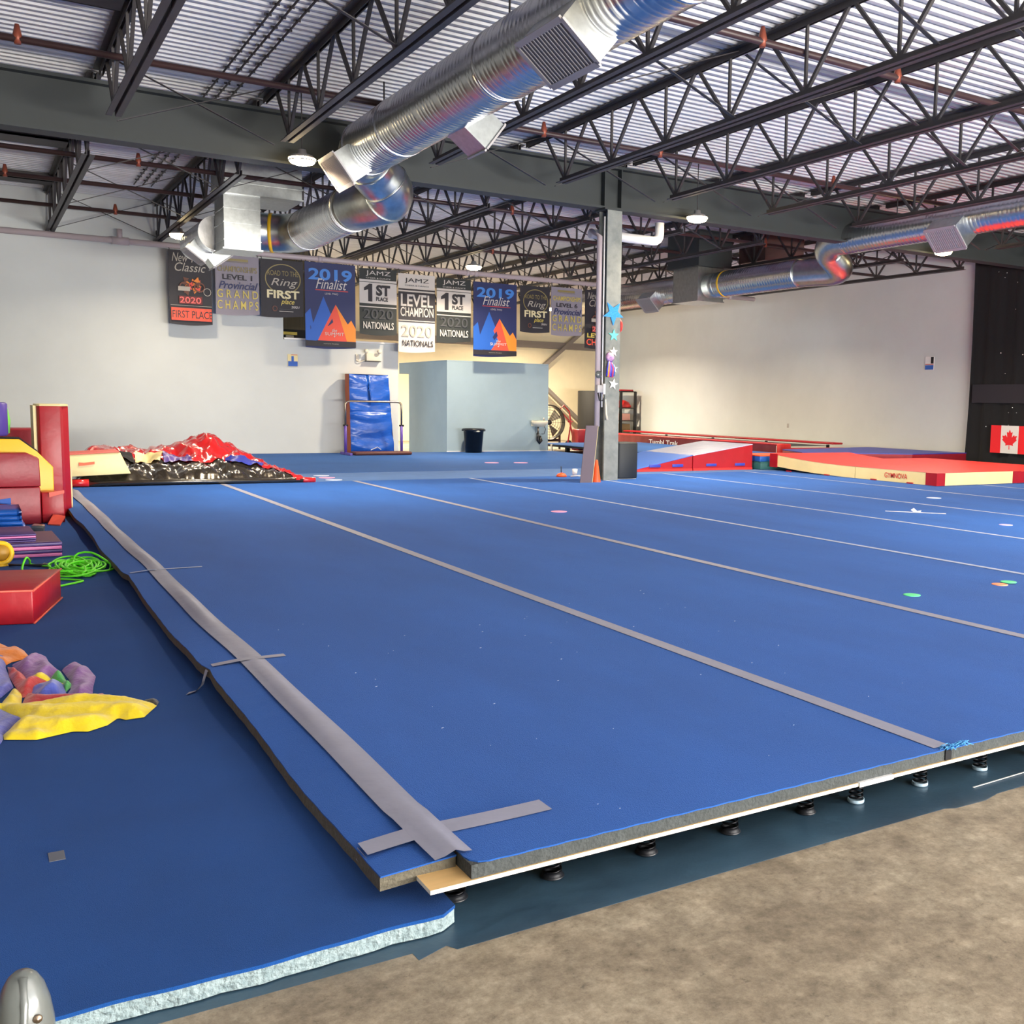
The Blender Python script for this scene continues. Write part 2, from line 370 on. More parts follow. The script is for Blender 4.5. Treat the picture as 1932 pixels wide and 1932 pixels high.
# crossed bridging between joists
br = thing('cross_bridging', '', 'brace', (0, 0, 4.4), 'crossed steel braces between the roof joists')
MB().bar((.07, 0, 4.41), (1.795, 0, 5.08), .045, .008).build('angle_bar', M['steel'], br)
MB().bar((.07, .03, 5.08), (1.795, .03, 4.41), .045, .008).build('angle_bar', M['steel'], br)
index_kids(); first = True
ROWS = [(13.25, 'just in front of the main beam'), (8.96, 'second row in front of the main beam'), (6.2, 'third row in front of the main beam'),
        (16.4, 'first row behind the main beam'), (19.37, 'second row behind the main beam'), (22.3, 'row above the hanging banners'), (26.0, 'row behind the banners'), (29.4, 'rear row near the back wall')]
for yy, rl in ROWS:
    for i in range(9):
        if (i == 1 and yy < 14) or (i == 6 and yy < 20): continue
        dx = 0 if yy < 14 else -.05
        lab = f'crossed braces right of the {ORD[i]} roof joist, {rl}'
        if first: br.location = (XJ[i]+dx, yy, 4.4); br['label'] = lab; first = False
        else: dup(br, (XJ[i]+dx, yy, 4.4), lab)
# sprinkler lines
def sprinkler(y, z, x0, x1, heads, label):
    t = thing('sprinkler_pipe', label, 'pipe', (x0, y, z), 'dark sprinkler pipes')
    MB().tube([(x0, y, z), (x1, y, z)], .035, 10).build('pipe_run', M['spr'], t)
    for h in heads: MB().tube([(h, y, z-.05), (h, y, z+.02), (h, y, z+.14)], [.03, .045, .02], 8).build('sprinkler_head', M['copper'], t)
sprinkler(12.27, 4.83, -3, 18.8, (.54, 6.4, 8.22, 11.5, 14.7), 'dark red sprinkler pipe just in front of the main beam with rust coloured heads')
sprinkler(8.01, 4.83, -3, 18.8, (4.6, 6.52, 8.36, 11.3), 'dark sprinkler pipe nearest the camera crossing the joists')
sprinkler(16.9, 4.70, -2, 19.8, (2.2, 8.2, 14), 'dark red sprinkler pipe first behind the main beam')
sprinkler(19.1, 4.72, -2, 19.8, (.6, 6.2), 'dark red sprinkler pipe second behind the main beam')
sprinkler(21.6, 4.70, -2, 19.8, (2.4, 10), 'dark red sprinkler pipe above the banners')
# conduits under the deck
for i, (x, nm) in enumerate(((2.65, 'left'), (2.79, 'middle'), (2.935, 'right'))):
    t = thing('deck_conduit', f'thin conduit clipped under the roof deck, {nm} one of three', 'conduit', (x, 3, 5.12), 'three conduits under the deck')
    MB().tube([(x, 3, 5.13), (x, 21, 5.13)], .012, 6).build('conduit_run', M['steel'], t)
    cl = MB().bar((x-.035, 3.1, 5.142), (x+.035, 3.1, 5.142), .014, .02).build('pipe_clip', M['steel'], t)
    for k in range(1, 54): c = cl.copy(); COL.objects.link(c); c.parent = t; c.location.y = k*.33

for y, w_, nm in ((17.9, .5, 'nearer one behind the main beam'), (21.3, .4, 'rear one above the partition wall'), (11.2, .5, 'one in front of the main beam')):
    t = thing('roof_frame', f'wide dark steel plate under the roof deck, {nm}', 'steel plate', (0, y, 5.0), 'dark steel plates at the upper left')
    MB().box(-.35, 1.37, y-w_/2, y+w_/2, 5.02, 5.05).build('plate', M['steel'], t); MB().box(-.35, 1.37, y-w_/2, y-w_/2+.02, 5.02, 5.155).build('flange', M['steel'], t); MB().box(-.35, 1.37, y+w_/2-.02, y+w_/2, 5.02, 5.155).build('flange', M['steel'], t)

# ------------------------------------------------------------------ lamps
def lamp(x, y, z=4.3):
    t = thing('high_bay_lamp', '', 'ceiling lamp', (x, y, z), 'round warm high bay lamps')
    MB().lathe([(0, .14), (.05, .14), (.06, .09), (.13, .07), (.165, .03), (.165, .0), (.155, -.004)], (x, y, z), 28).build('housing', M['lampmetal'], t)
    MB().lathe([(0, -.05), (.08, -.045), (.14, -.025), (.166, .01), (.166, .03)], (x, y, z), 28).build('lens', M['lens'], t)
    MB().tube([(x, y, z+.13), (x, y, 5.30)], .008, 6).build('suspension_rod', M['steel'], t)
    return t
LP = [(3.62, 13.45, 'lamp left of the big duct beside the main beam'), (9.85, 13.6, 'lamp in front of the beam right of the column'), (15.5, 13.5, 'lamp under the right hand duct near the black curtain'),
      (3.27, 20.25, 'lamp beside the left air box above the first banner'), (9.15, 20.7, 'lamp hanging above the banner row middle'), (15.6, 21.6, 'lamp behind the right hand air duct'),
      (3.62, 5.7, 'lamp assumed in the near bay above the picture top left'), (9.85, 5.7, 'lamp assumed in the near bay above the picture top middle'), (15.6, 5.7, 'lamp assumed in the near bay toward the right wall'),  # unseen near-bay row, assumed by continuing the lamp grid
      (3.5, 29.3, 'lamp assumed behind the partition wall left'), (9.7, 29.3, 'lamp assumed behind the pale blue booth'), (15.6, 29.3, 'lamp assumed in the rear right corner near the back wall')]  # unseen rear row, assumed for the warm light on the back wall
def lamp_z(x, y): return 4.18 if (y > 18 and y < 25 and x < 12) else 4.3
l0 = lamp(LP[0][0], LP[0][1]); l0['label'] = 'round glowing warm high bay '+LP[0][2]; index_kids()
for x, y, lb in LP[1:]: dup(l0, (x, y, lamp_z(x, y)), 'round glowing warm high bay '+lb)
for x, y, lb in LP: area('lamp_light', (x, y, lamp_z(x, y)-.065), (0, 0, 0), .3, .3, LAMP_W*(2.8 if y > 25 else (.12 if x < 5 else 1.0 if x < 12 else .8) if y < 10 else .42 if (y > 20 and x < 5) else .8 if (y > 20 and x < 10) else 1.05), LAMP_C, 'DISK', 2.65)

# ------------------------------------------------------------------ carpeted spring floor
def slab(x0, x1, y0, y1, z0, z1, edge_fn=None, ny=1, droop=None):
    mb = MB(); v = []
    ys = [y0+(y1-y0)*i/ny for i in range(ny+1)]
    for yy in ys:
        xl = x0+(edge_fn(yy) if edge_fn else 0); d = droop(yy) if droop else 0
        v += [(xl, yy, z0-d), (x1, yy, z0), (x1, yy, z1), (xl, yy, z1-d)]
    for i in range(ny):
        a = 4*i
        mb_f = [(a, a+1, a+5, a+4), (a+3, a+7, a+6, a+2), (a, a+4, a+7, a+3), (a+1, a+2, a+6, a+5)]
        mb.add([], []) if False else None
        for q in mb_f: mb.f.append(q); mb.sm.append(False)
    mb.f += [(0, 3, 2, 1), (4*ny, 4*ny+1, 4*ny+2, 4*ny+3)]; mb.sm += [False, False]
    mb.v = v; mb.mi = [0]*len(mb.f)
    return mb
ZT, W = .154, 1.829
# foam pieces: foam body + carpet skin on top
NR = 9
names = ['first wide carpet roll, right of the leftmost long tape', 'second carpet roll, beside the frayed tape end', 'third carpet roll from the left with green and orange dots',
         'fourth carpet roll from the left', 'fifth carpet roll from the left with the white cross mark', 'sixth carpet roll from the left', 'seventh carpet roll from the left', 'eighth carpet roll from the left', 'last carpet roll toward the right wall']
for i in range(NR):
    x0 = 1.05+i*W; x1 = x0+W-.012
    t = thing('carpet_roll', 'blue carpet bonded foam floor, '+names[i], 'gym floor', (x0, 2.37, .112), 'blue carpet rolls of the spring floor')
    MB().box(x0, x1, 2.378, 14.9, .112, .150).build('foam_layer', M['foam'], t)
    e = lambda yy: 0
    yf = 2.376; c0 = [(x0, yf+.055), (x0+.006, yf+.03), (x0+.022, yf+.010), (x0+.05, yf)] if i == 0 else [(x0, yf)]
    if i == 0:
        c0 += [(x0+.05+(x1-x0-.05)*k/60, yf+.002*math.sin(k*1.7)) for k in range(1, 61)]
    else: c0 += [(x0+(x1-x0)*k/60, yf+.002*math.sin(k*1.7+i)) for k in range(1, 61)]
    MB().prism(c0+[(x1, 14.905), (x0, 14.905)], .150, ZT).build('carpet_top', M['carpet'], t)
# loose narrow strip hanging over the left edge
def eg(yy):
    k = .006*math.sin(yy*1.9)+.003*math.sin(yy*5.3)+.0012*math.sin(yy*31)
    for s in (4.86, 7.68): k += -.010*math.exp(-((yy-s-.12)/.20)**2)+(.016*math.exp(-((yy-s+.08)/.07)**2))
    return k
t = thing('edge_carpet_strip', 'narrow loose blue carpet foam strip overhanging the left edge of the spring floor', 'gym floor', (.84, 2.47, .1))
def dr(yy): return .018+.012*math.sin(yy*2.3)
slab(.84, 1.045, 2.47, 14.6, .104, .142, eg, 120, dr).build('foam_layer', M['foamtan'], t)
slab(.84, 1.045, 2.465, 14.6, .142, .146, eg, 120, dr).build('carpet_top', M['carpet'], t)
# cross strip at the far end, far carpet
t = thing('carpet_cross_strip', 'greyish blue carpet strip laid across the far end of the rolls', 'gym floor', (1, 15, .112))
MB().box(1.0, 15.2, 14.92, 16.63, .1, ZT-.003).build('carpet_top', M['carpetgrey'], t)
t = thing('far_carpet', 'blue carpeted floor between the far strip and the white partition wall', 'gym floor', (-4, 17, .05))
MB().box(1.02, 12.25, 16.65, 22.78, .004, ZT-.002).build('carpet_top', M['carpet2'], t)
# plywood sheets of the deck under the carpet
def ply(x0, x1, y0, y1, label, ex=0):
    t = thing('plywood_sheet', label, 'plywood', (x0, y0, .1), 'plywood deck under the blue carpet')
    mb = MB(); mb.box(x0, x1, y0, y1, .1, .1115)
    mb.k = 1; 
    o = mb.build('board', [M['ply'], M['plyedge']], t)
    for p in o.data.polygons:
        if abs(p.normal.z) < .5: p.material_index = 1
ply(.935, 2.515, 2.372, 4.79, 'plywood board at the near left corner with a bare sunlit patch')
ply(2.525, 4.96, 2.370, 4.79, 'plywood board along the front edge right of the taped joint')
for i in range(1, 7): ply(4.97+(i-1)*2.44, 4.96+i*2.44-.01 if i < 6 else 17.5, 2.37, 4.79, f'plywood board of the front row, number {i+2} from the left') if i < 6 else None
ply(.935, 17.5, 4.80, 14.9, 'large plywood deck hidden under the carpet rolls behind the front boards')
tag(MB().box(2.44, 2.60, 2.3685, 2.42, .1118, .1135).box(2.44, 2.60, 2.366, 2.3685, .098, .1135).build('joint_tape', M['white'], loc=(2.5, 2.35, .11)), 'short white tape over the front joint between two plywood boards', 'tape')
# springs
def spring(flared):
    t = thing('floor_spring', '', 'spring', (0, 0, .003), 'coil springs under the plywood edge')
    pts = []; turns = 5.2
    for k in range(int(turns*16)+1):
        a = 2*PI*k/16; h = k/(turns*16)
        r = .0225+(.0 if not flared else max(0, .5-h)*.010)
        pts.append((r*math.cos(a), r*math.sin(a), .012+.084*h))
    MB().tube(pts, .0034, 6).build('coil', M['spring'], t)
    if flared: MB().lathe([(0, .003), (.034, .003), (.036, .0055), (.034, .008), (.029, .013), (.0275, .02), (.024, .02), (.022, .008)], (0, 0, 0), 24).build('flared_foot', M['blackplastic'], t)
    else: MB().lathe([(0, .003), (.028, .003), (.029, .005), (.029, .015), (.0265, .015), (.025, .008)], (0, 0, 0), 24).build('cup_foot', M['greycup'], t)
    MB().lathe([(0, .0995), (.018, .0995), (.018, .09), (.015, .09)], (0, 0, 0), 12).build('top_washer', M['spring'], t)
    return t
sa = spring(True); sb = spring(False); index_kids(); ua = ub = False
SP = [(1.06, 2.51, 1, 'black coil spring in the shadow under the left corner of the plywood'), (1.35, 2.492, 1, 'black coil spring with flared foot, leftmost fully visible one'),
      (1.67, 2.486, 1, 'black coil spring with flared foot, second fully visible one'), (1.985, 2.48, 1, 'black coil spring with flared foot, third fully visible one'),
      (2.305, 2.478, 1, 'black flared foot spring just left of the white capped ones'), (2.52, 2.460, 0, 'coil spring in grey cup under the taped plywood joint'),
      (2.84, 2.460, 0, 'coil spring in grey cup left of the frayed tape end'), (3.165, 2.457, 0, 'coil spring in grey cup nearest the right picture edge')]
for x, y, fl, lb in SP:
    src = sa if fl else sb; used = ua if fl else ub
    if not used: src.location = (x, y, .003); src['label'] = lb
    else: dup(src, (x, y, .003), lb)
    if fl: ua = True
    else: ub = True
for i in range(8): dup(sa, (1.06+i*.32, 3.07, .003), f'dim coil spring behind the front row under the floor, {ORD[i]} from the left')
for i in range(8): dup(sb, (3.48+i*.32, 2.457, .003), f'coil spring in grey cup beyond the right picture edge, {ORD[i]} of eight')
# seam tapes
def tape_strip(y0, y1, xc, w_, z, label, m='tape', group='long grey seam tapes', wob=0, folds=0):
    ny = max(2, int((y1-y0)/.08)); v = []; mb = MB()
    for i in range(ny+1):
        yy = y0+(y1-y0)*i/ny; dx = wob*math.sin(yy*1.7+.4)+wob*.5*math.sin(yy*4.1)
        for j, s in enumerate((-1, -.45, .1, .55, 1)):
            h = folds*(.5+.5*math.sin(yy*3.1+1))*(1 if j == 2 else .25 if j in (1, 3) else 0) if folds else 0
            if folds and j in (0, 1): h -= .0065+.004*math.sin(yy*2.3) if j == 0 else .002
            v.append((xc+dx+s*w_/2, yy, z+.0025+h+(.006 if folds and yy < 2.8 else 0)))
    f = [(i*5+j, i*5+j+1, (i+1)*5+j+1, (i+1)*5+j) for i in range(ny) for j in range(4)]
    mb.add(v, f, True)
    return tag(mb.build('seam_tape', M[m], loc=(xc, y0, z)), label, 'tape', group)
tape_strip(2.44, 14.5, 1.035, .105, ZT-.002, 'leftmost long grey tape, wrinkled and bulging over the edge strip', wob=.006, folds=.014)
for i in range(1, 9):
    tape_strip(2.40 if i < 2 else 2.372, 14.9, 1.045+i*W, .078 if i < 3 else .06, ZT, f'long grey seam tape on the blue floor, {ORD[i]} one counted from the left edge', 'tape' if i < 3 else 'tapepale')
def xtape(x0, x1, y, w_, z, label, drop=0):
    mb = MB(); n_ = 16; v = []
    for i in range(n_+1):
        x = x0+(x1-x0)*i/n_; yy = y+.004*math.sin(x*9); zz = z+.0045-(drop*max(0, (1.0-x)/.2) if x < 1 else 0)
        v += [(x, yy-w_/2, zz), (x, yy+w_/2, zz)]
    mb.add(v, [(2*i, 2*i+2, 2*i+3, 2*i+1) for i in range(n_)], True)
    return mb
o = xtape(.845, 1.40, 2.63, .085, ZT-.001, '', .020).add([(.842, 2.59, .134), (.842, 2.67, .134), (.838, 2.67, .1), (.838, 2.59, .1)], [(0, 1, 2, 3)])
tag(o.build('cross_tape', M['tape'], loc=(.85, 2.63, ZT)), 'short grey cross tape near the front left corner, wrapped over the edge', 'tape', 'short cross tapes on the left edge')
o = xtape(.87, 1.19, 4.84, .05, ZT-.001, '', .020)
tag(o.build('cross_tape', M['tape'], loc=(.85, 4.84, ZT)), 'short pale cross tape with its loose end hanging off the left edge', 'tape', 'short cross tapes on the left edge')
mb = MB(); pts = [(.87, .135), (.845, .125), (.835, .10), (.825, .075), (.80, .056), (.76, .054)]
v = []
for i, (x, z) in enumerate(pts): v += [(x, 4.82-.01*i, z), (x-.004*i, 4.87-.03*i, z+.003)]
mb.add(v, [(2*i, 2*i+2, 2*i+3, 2*i+1) for i in range(5)], True)
tag(mb.build('tape_tail', M['tape'], loc=(.8, 4.82, .06)), 'twisted loose tail of grey tape drooping onto the side mat', 'tape')
o = xtape(.87, 1.33, 7.67, .032, ZT-.001, '', .020)
tag(o.build('cross_tape', M['tapepale'], loc=(.85, 7.67, ZT)), 'short thin pale cross tape farthest back on the left edge beside the green rope', 'tape', 'short cross tapes on the left edge')
mb = MB().box(1.045+W-.006, 1.045+W+.026, 2.3735, 2.3775, .113, .148)  # dark box standing in for the shaded gap between two carpet rolls
tag(mb.build('shaded_gap_box', M['black'], loc=(2.88, 2.375, .113)), 'black box added as the shaded gap under the frayed front end of the second tape', 'gap')
mb = MB(); rnd = random.Random(3)
for k in range(60):
    x = 2.85+rnd.random()*.13; a = (x, 2.37+rnd.random()*.03, ZT+.001)
    mb.tube([a, (x+rnd.uniform(-.01, .02), a[1]-.008, ZT+rnd.uniform(.004, .014)), (x+rnd.uniform(-.02, .03), a[1]-rnd.uniform(.0, .02), ZT+rnd.uniform(-.01, .018))], .0012, 4)
o = tag(mb.build('frayed_fibres', mat('frayed_blue', (70, 150, 210), .7), loc=(2.9, 2.37, ZT)), 'frayed pale blue carpet fibres at the front end of the second tape', 'carpet fibres'); o['kind'] = 'stuff'

# side mat at the left, pale foam front edge
def fy(x): return 2.352+.004*math.sin(x*9)+.0022*math.sin(x*31+1)
mb = MB(); N = 90; xs = [-3.0+(1.006+3.0)*i/N for i in range(N+1)]
v = []
for x in xs:
    yy = fy(x)+(max(0, x-.955)/.05)**2*.03
    v += [(x, yy+.003*math.sin(x*47), .004), (x, yy-.002*math.sin(x*23), .024), (x, yy, .044)]
mb.add(v, [(3*i+j, 3*i+3+j, 3*i+4+j, 3*i+1+j) for i in range(N) for j in (0, 1)], False)
t = thing('side_mat', 'dark blue carpeted foam mat on the left with pale cut front edge', 'gym floor', (.5, 2.4, .004))
mb.box(.93, 1.004, 2.39, 2.6, .004, .044).box(-3, .93, 2.42, 16.6, .004, .044)
mb.build('foam_layer', M['foamlight'], t)
v = [(x, fy(x)-.002+(max(0, x-.955)/.05)**2*.03+.002*math.sin(x*130), .052) for x in xs]+[(x, 16.64, .052) for x in xs]
mb = MB(); n_ = len(xs); mb.add(v, [(i, i+1, n_+i+1, n_+i) for i in range(N)])
v2 = [(a, b_, .043) for a, b_, c in v[:n_]]+v[:n_]; mb.add(v2, [(i, i+1, n_+i+1, n_+i) for i in range(N)])
mb.build('carpet_top', M['carpetdark'], t)
tag(MB().box(.135, .175, 3.18, 3.245, .0525, .054).build('tape_patch', mat('brown_patch', (92, 96, 108), .6), loc=(.15, 3.2, .052)), 'small square brownish tape patch on the dark side mat', 'tape')

# small flat things on the floor
def dot(x, y, r, m, label, z=ZT, sq=None):
    n_ = 28; mb = MB().lathe([(0, .0045), (r*.9, .0045), (r, .0035), (r, 0.0)], (x, y, z), n_)
    return tag(mb.build('spot_marker', m, loc=(x, y, z)), label, 'floor marker')
gmk = mat('mint_marker', (88, 226, 150), .5); omk = mat('peach_marker', (246, 150, 110), .5); pmk = mat('pink_marker', (240, 160, 200), .5); lmk = mat('lilac_marker', (180, 170, 230), .5); wmk = mat('pale_marker', (190, 205, 235), .5)
dot(5.10, 4.56, .055, gmk, 'mint green round floor marker alone on the second carpet roll')
dot(5.98, 4.56, .055, omk, 'peach round floor marker overlapped by a green one near the right edge')
o = dot(6.10, 4.58, .055, gmk, 'mint green round floor marker partly on the peach marker', ZT+.005)
dot(5.44, 9.98, .09, pmk, 'pink oval floor marker in the middle of the blue floor')
dot(9.21, 6.99, .07, lmk, 'lilac round floor marker near the right edge of the picture')
dot(11.08, 9.6, .10, wmk, 'pale blue floor marker behind the white cross, before the long mat')
dot(4.56, 16.1, .12, wmk, 'pale strip marker farthest of three beside the dark tarpaulin', ZT-.003)
dot(4.52, 15.66, .12, pmk, 'pink marker, middle of three beside the dark tarpaulin', ZT-.003)
dot(4.49, 15.2, .12, wmk, 'pale marker nearest of three beside the red end of the tarpaulin', ZT-.003)
dot(8.6, 18.56, .14, pmk, 'pink marker on the far carpet left, in front of the booth', ZT-.002)
dot(9.17, 18.43, .14, pmk, 'pink marker on the far carpet right, in front of the booth', ZT-.002)
t = thing('tape_cross', 'white tape cross mark with a curled middle piece on the blue floor', 'tape', (9.27, 8.3, ZT))
MB().bar((9.04, 8.55, ZT+.004), (9.50, 8.04, ZT+.004), .025, .004).build('tape_line', M['white'], t)
mb = MB(); mb.add([(9.24, 8.29, ZT+.004), (9.24, 8.34, ZT+.03), (9.29, 8.34, ZT+.05), (9.29, 8.29, ZT+.02), (9.32, 8.25, ZT+.03), (9.28, 8.23, ZT+.004)], [(0, 5, 4, 3), (0, 3, 2, 1)])
mb.build('curled_piece', M['white'], t)
# painted white line, lint specks
tag(MB().bar((2.985, 2.34, .0035), (3.9, 2.36, .0035), .006, .001).build('white_line', M['white'], loc=(3.3, 2.34, .0035)), 'thin white chalk line on the blue painted floor before the springs', 'line')
mb = MB(); rnd = random.Random(11)
for k in range(46):
    x, y = rnd.uniform(1.2, 3.6), rnd.uniform(2.45, 5.5); r = rnd.uniform(.0015, .004)
    mb.bar((x, y, ZT+.001), (x+r*rnd.uniform(1, 3), y+r, ZT+.0015), r, .001)
o = tag(mb.build('lint_specks', wmk, loc=(2, 3, ZT)), 'tiny pale lint specks scattered on the near blue carpet', 'lint'); o['kind'] = 'stuff'

# ------------------------------------------------------------------ air ducts
def spiral(p0, p1, r, step=.018, rib=.08):
    """straight spiral duct between two points with raised lock seams"""
    a, b_ = Vector(p0), Vector(p1); L = (b_-a).length; n_ = max(2, int(L/step)); pts = []; rr = []
    for i in range(n_+1):
        s = i/n_*L; pts.append(a+(b_-a)*(i/n_)); q = (s % rib)/rib
        rr.append(r+(.004 if q < .2 else 0))
    return MB().tube(pts, rr, 40)
def arc_path(pts, n_=24):
    """smooth path through control points (Catmull-Rom)"""
    P_ = [Vector(p) for p in pts]; out = []
    for i in range(len(P_)-1):
        p0 = P_[max(i-1, 0)]; p1 = P_[i]; p2 = P_[i+1]; p3 = P_[min(i+2, len(P_)-1)]
        for k in range(n_):
            t_ = k/n_; out.append(.5*((2*p1)+(p2-p0)*t_+(2*p0-5*p1+4*p2-p3)*t_*t_+(3*p1-p0-3*p2+p3)*t_**3))
    out.append(P_[-1]); return out
def tap(t, c, n, w_, h, d, grille_m, bar_m, up_=(0, 1, 0)):
    """boxed outlet with a framed grille, c = centre on the duct axis side, n = outward direction"""
    c = Vector(c); n = Vector(n).normalized(); u = Vector(up_).normalized(); s = n.cross(u).normalized()
    mb = MB(); v = []
    for k, (ww, hh) in ((0, (w_, h)), (d, (w_, h))):
        for i, j in ((-1, -1), (1, -1), (1, 1), (-1, 1)): v.append(c+n*k+u*(i*ww/2)+s*(j*hh/2))
    mb.add(v, [(0, 1, 5, 4), (1, 2, 6, 5), (2, 3, 7, 6), (3, 0, 4, 7), (0, 3, 2, 1)])
    o = mb.build('outlet_box', M['ductflat'], t)
    f = MB(); e = c+n*(d+.004)
    for (a, b_) in (((-1, -1), (1, -1)), ((1, -1), (1, 1)), ((1, 1), (-1, 1)), ((-1, 1), (-1, -1))):
        f.bar(e+u*(a[0]*w_/2)+s*(a[1]*h/2), e+u*(b_[0]*w_/2)+s*(b_[1]*h/2), .05, .02, n)
    f.build('grille_frame', M['grille'], o)
    g = MB(); g.add([e+u*(i*w_/2)+s*(j*h/2) for i, j in ((-1, -1), (1, -1), (1, 1), (-1, 1))], [(0, 1, 2, 3)])
    g.build('grille_back', bar_m, o)
    l = MB(); m_ = 16
    for k in range(m_):
        q = -w_/2+w_*(k+.5)/m_; l.bar(e+n*.006+u*q-s*(h/2), e+n*.006+u*q+s*(h/2), .012, .004, n)
    l.build('louvres', grille_m, o)
# big duct, near part
R1 = .325; X1, Z1 = 4.28, 4.46
t = thing('spiral_duct', 'large shiny spiral air duct running under the roof toward the upper right', 'air duct', (X1, 9, Z1))
spiral((X1, 1.8, Z1), (X1, 12.95, Z1), R1).build('duct_run', M['duct'], t)
for yy in (3.2, 6.1, 9.0, 11.7, 12.9): MB().tube([(X1, yy, Z1), (X1, yy+.05, Z1)], R1+.008, 40).build('joint_band', M['duct'], t)
el = arc_path([(X1, 12.9, Z1), (4.34, 13.25, Z1-.03), (4.56, 13.50, 4.30), (4.80, 13.62, 4.13), (4.82, 13.85, 4.03), (4.68, 14.15, 4.0), (4.6, 14.5, 4.0)], 6)
MB().tube(el, [R1-.012]*len(el), 36).build('offset_elbow', M['ductflat'], t)
for i in (9, 16, 23): MB().tube([el[i]-(el[i+1]-el[i]).normalized()*.012, el[i]+(el[i+1]-el[i]).normalized()*.012], R1, 36).build('elbow_seam', M['ductflat'], t)
dn = Vector((-.62, 0, -.78))
tap(t, (X1-.10, 7.4, Z1-.13), dn, .75, .42, .34, M['grille'], M['grilledark'])
tap(t, (X1-.10, 12.98, Z1-.13), (-.80, 0, -.60), .60, .40, .34, M['grille'], mat('grille_warm', (190, 170, 150), .6))
tap(t, (X1+.12, 10.4, Z1-.10), (.80, 0, -.60), .45, .34, .42, M['grille'], mat('filter_terracotta', (196, 112, 92), .6))
for yy in (5.2, 8.9, 12.3):
    MB().tube([(X1, yy, Z1+R1), (X1, yy, 5.1)], .01, 6).build('hanger_rod', M['steel'], t)
# lower part
X2, Z2 = 4.6, 4.0
t = thing('spiral_duct', 'lower spiral air duct passing under the main beam toward the left air box', 'air duct', (X2, 15.5, Z2))
spiral((X2, 14.52, Z2), (X2, 16.84, Z2), .31).build('duct_run', M['duct'], t)
el = arc_path([(X2, 16.85, Z2), (4.58, 17.15, Z2), (4.45, 17.42, Z2), (4.2, 17.56, Z2), (3.96, 17.6, Z2)], 6)
MB().tube(el, [.305]*len(el), 32).build('round_elbow', M['ductflat'], t)
for yy in (14.6, 16.8): MB().tube([(X2, yy, Z2), (X2, yy+.04, Z2)], .32, 32).build('joint_band', M['duct'], t)
q = el[len(el)-8]; d_ = (el[len(el)-7]-q).normalized()
MB().tube([q, q+d_*.05], .315, 32).build('yellow_strap', M['yellow'], t)
for yy in (14.9, 16.6): MB().tube([(X2, yy, Z2+.31), (X2, yy, 5.1)], .01, 6).build('hanger_rod', M['steel'], t)
# left air box
t = thing('air_box', 'sheet metal air box below a wider roof trunk at the end of the left duct', 'air box', (3.7, 17.6, 3.65))
MB().box(3.43, 3.98, 17.25, 17.95, 3.66, 4.38).build('lower_box', M['ductflat'], t)
mb = MB()
for z in (3.78, 4.05, 4.27): mb.box(3.42, 3.99, 17.24, 17.96, z, z+.015)
mb.box(3.40, 4.01, 17.22, 17.98, 3.64, 3.665); mb.build('flange_seams', M['ductflat'], t)
MB().prism([(3.43, 17.25), (3.98, 17.25), (3.98, 17.95), (3.43, 17.95)], 4.38, 4.52).build('neck', M['ductflat'], t)
MB().box(3.45, 4.62, 17.2, 18.3, 4.5, 5.14).build('roof_trunk', M['ductflat'], t)
MB().box(3.43, 4.64, 17.18, 18.32, 4.66, 4.68).box(3.43, 4.64, 17.18, 18.32, 4.49, 4.51).build('trunk_flanges', M['ductflat'], t)
t = thing('spiral_duct', 'short air duct with two boxed outlets above the first banner', 'air duct', (3.0, 19, 4.0))
spiral((3.45, 17.97, 3.97), (3.45, 19.7, 3.97), .27).build('duct_run', M['duct'], t)
tap(t, (3.38, 18.55, 3.88), (-.6, 0, -.8), .42, .34, .30, M['grille'], mat('grille_warm', (190, 170, 150), .6))
tap(t, (3.52, 18.95, 3.86), (.6, 0, -.8), .42, .34, .30, M['grille'], mat('grille_bright', (226, 200, 150), .6))
# right ducts
X3, Z3 = 13.6, 4.42
t = thing('spiral_duct', 'spiral air duct at the far right under the joists with a square outlet', 'air duct', (X3, 11, Z3))
spiral((X3, 1.8, Z3), (X3, 14.1, Z3), .26).build('duct_run', M['duct'], t)
el = arc_path([(X3, 14.05, Z3), (13.58, 14.4, Z3), (13.72, 14.7, 4.28), (14.05, 14.75, 4.05), (14.12, 14.95, 3.98), (14.0, 15.3, 3.98), (13.85, 15.7, 3.98)], 6)
MB().tube(el, [.262]*len(el), 32).build('offset_elbow', M['ductflat'], t)
tap(t, (X3-.05, 11.55, Z3-.08), (-.72, 0, -.69), .62, .42, .36, M['grille'], M['grille'])
for yy in (9, 12.9): MB().tube([(X3, yy, Z3+.26), (X3, yy, 5.1)], .01, 6).build('hanger_rod', M['steel'], t)
t = thing('spiral_duct', 'spiral air duct low in front of the right wall leading to the right air box', 'air duct', (13.85, 17, 3.98))
spiral((13.85, 15.6, 3.98), (13.85, 18.2, 3.98), .275).build('duct_run', M['duct'], t)
MB().tube([(13.85, 17.95, 3.98), (13.85, 18.0, 3.98)], .283, 32).build('yellow_strap', M['yellow'], t)
MB().tube([(13.85, 18.0, 3.98), (13.85, 18.6, 3.98)], .27, 32).build('smooth_collar', M['ductflat'], t)
t = thing('air_box', 'sheet metal air box on the right hand duct hanging from a roof trunk', 'air box', (13.85, 19, 3.65))
MB().box(13.5, 14.2, 18.55, 19.5, 3.66, 4.38).build('lower_box', M['ductflat'], t)
MB().box(13.48, 14.22, 18.53, 19.52, 3.64, 3.665).build('flange_seams', M['ductflat'], t)
MB().box(13.4, 14.3, 18.4, 19.6, 4.38, 5.14).build('roof_trunk', M['beam'], t)
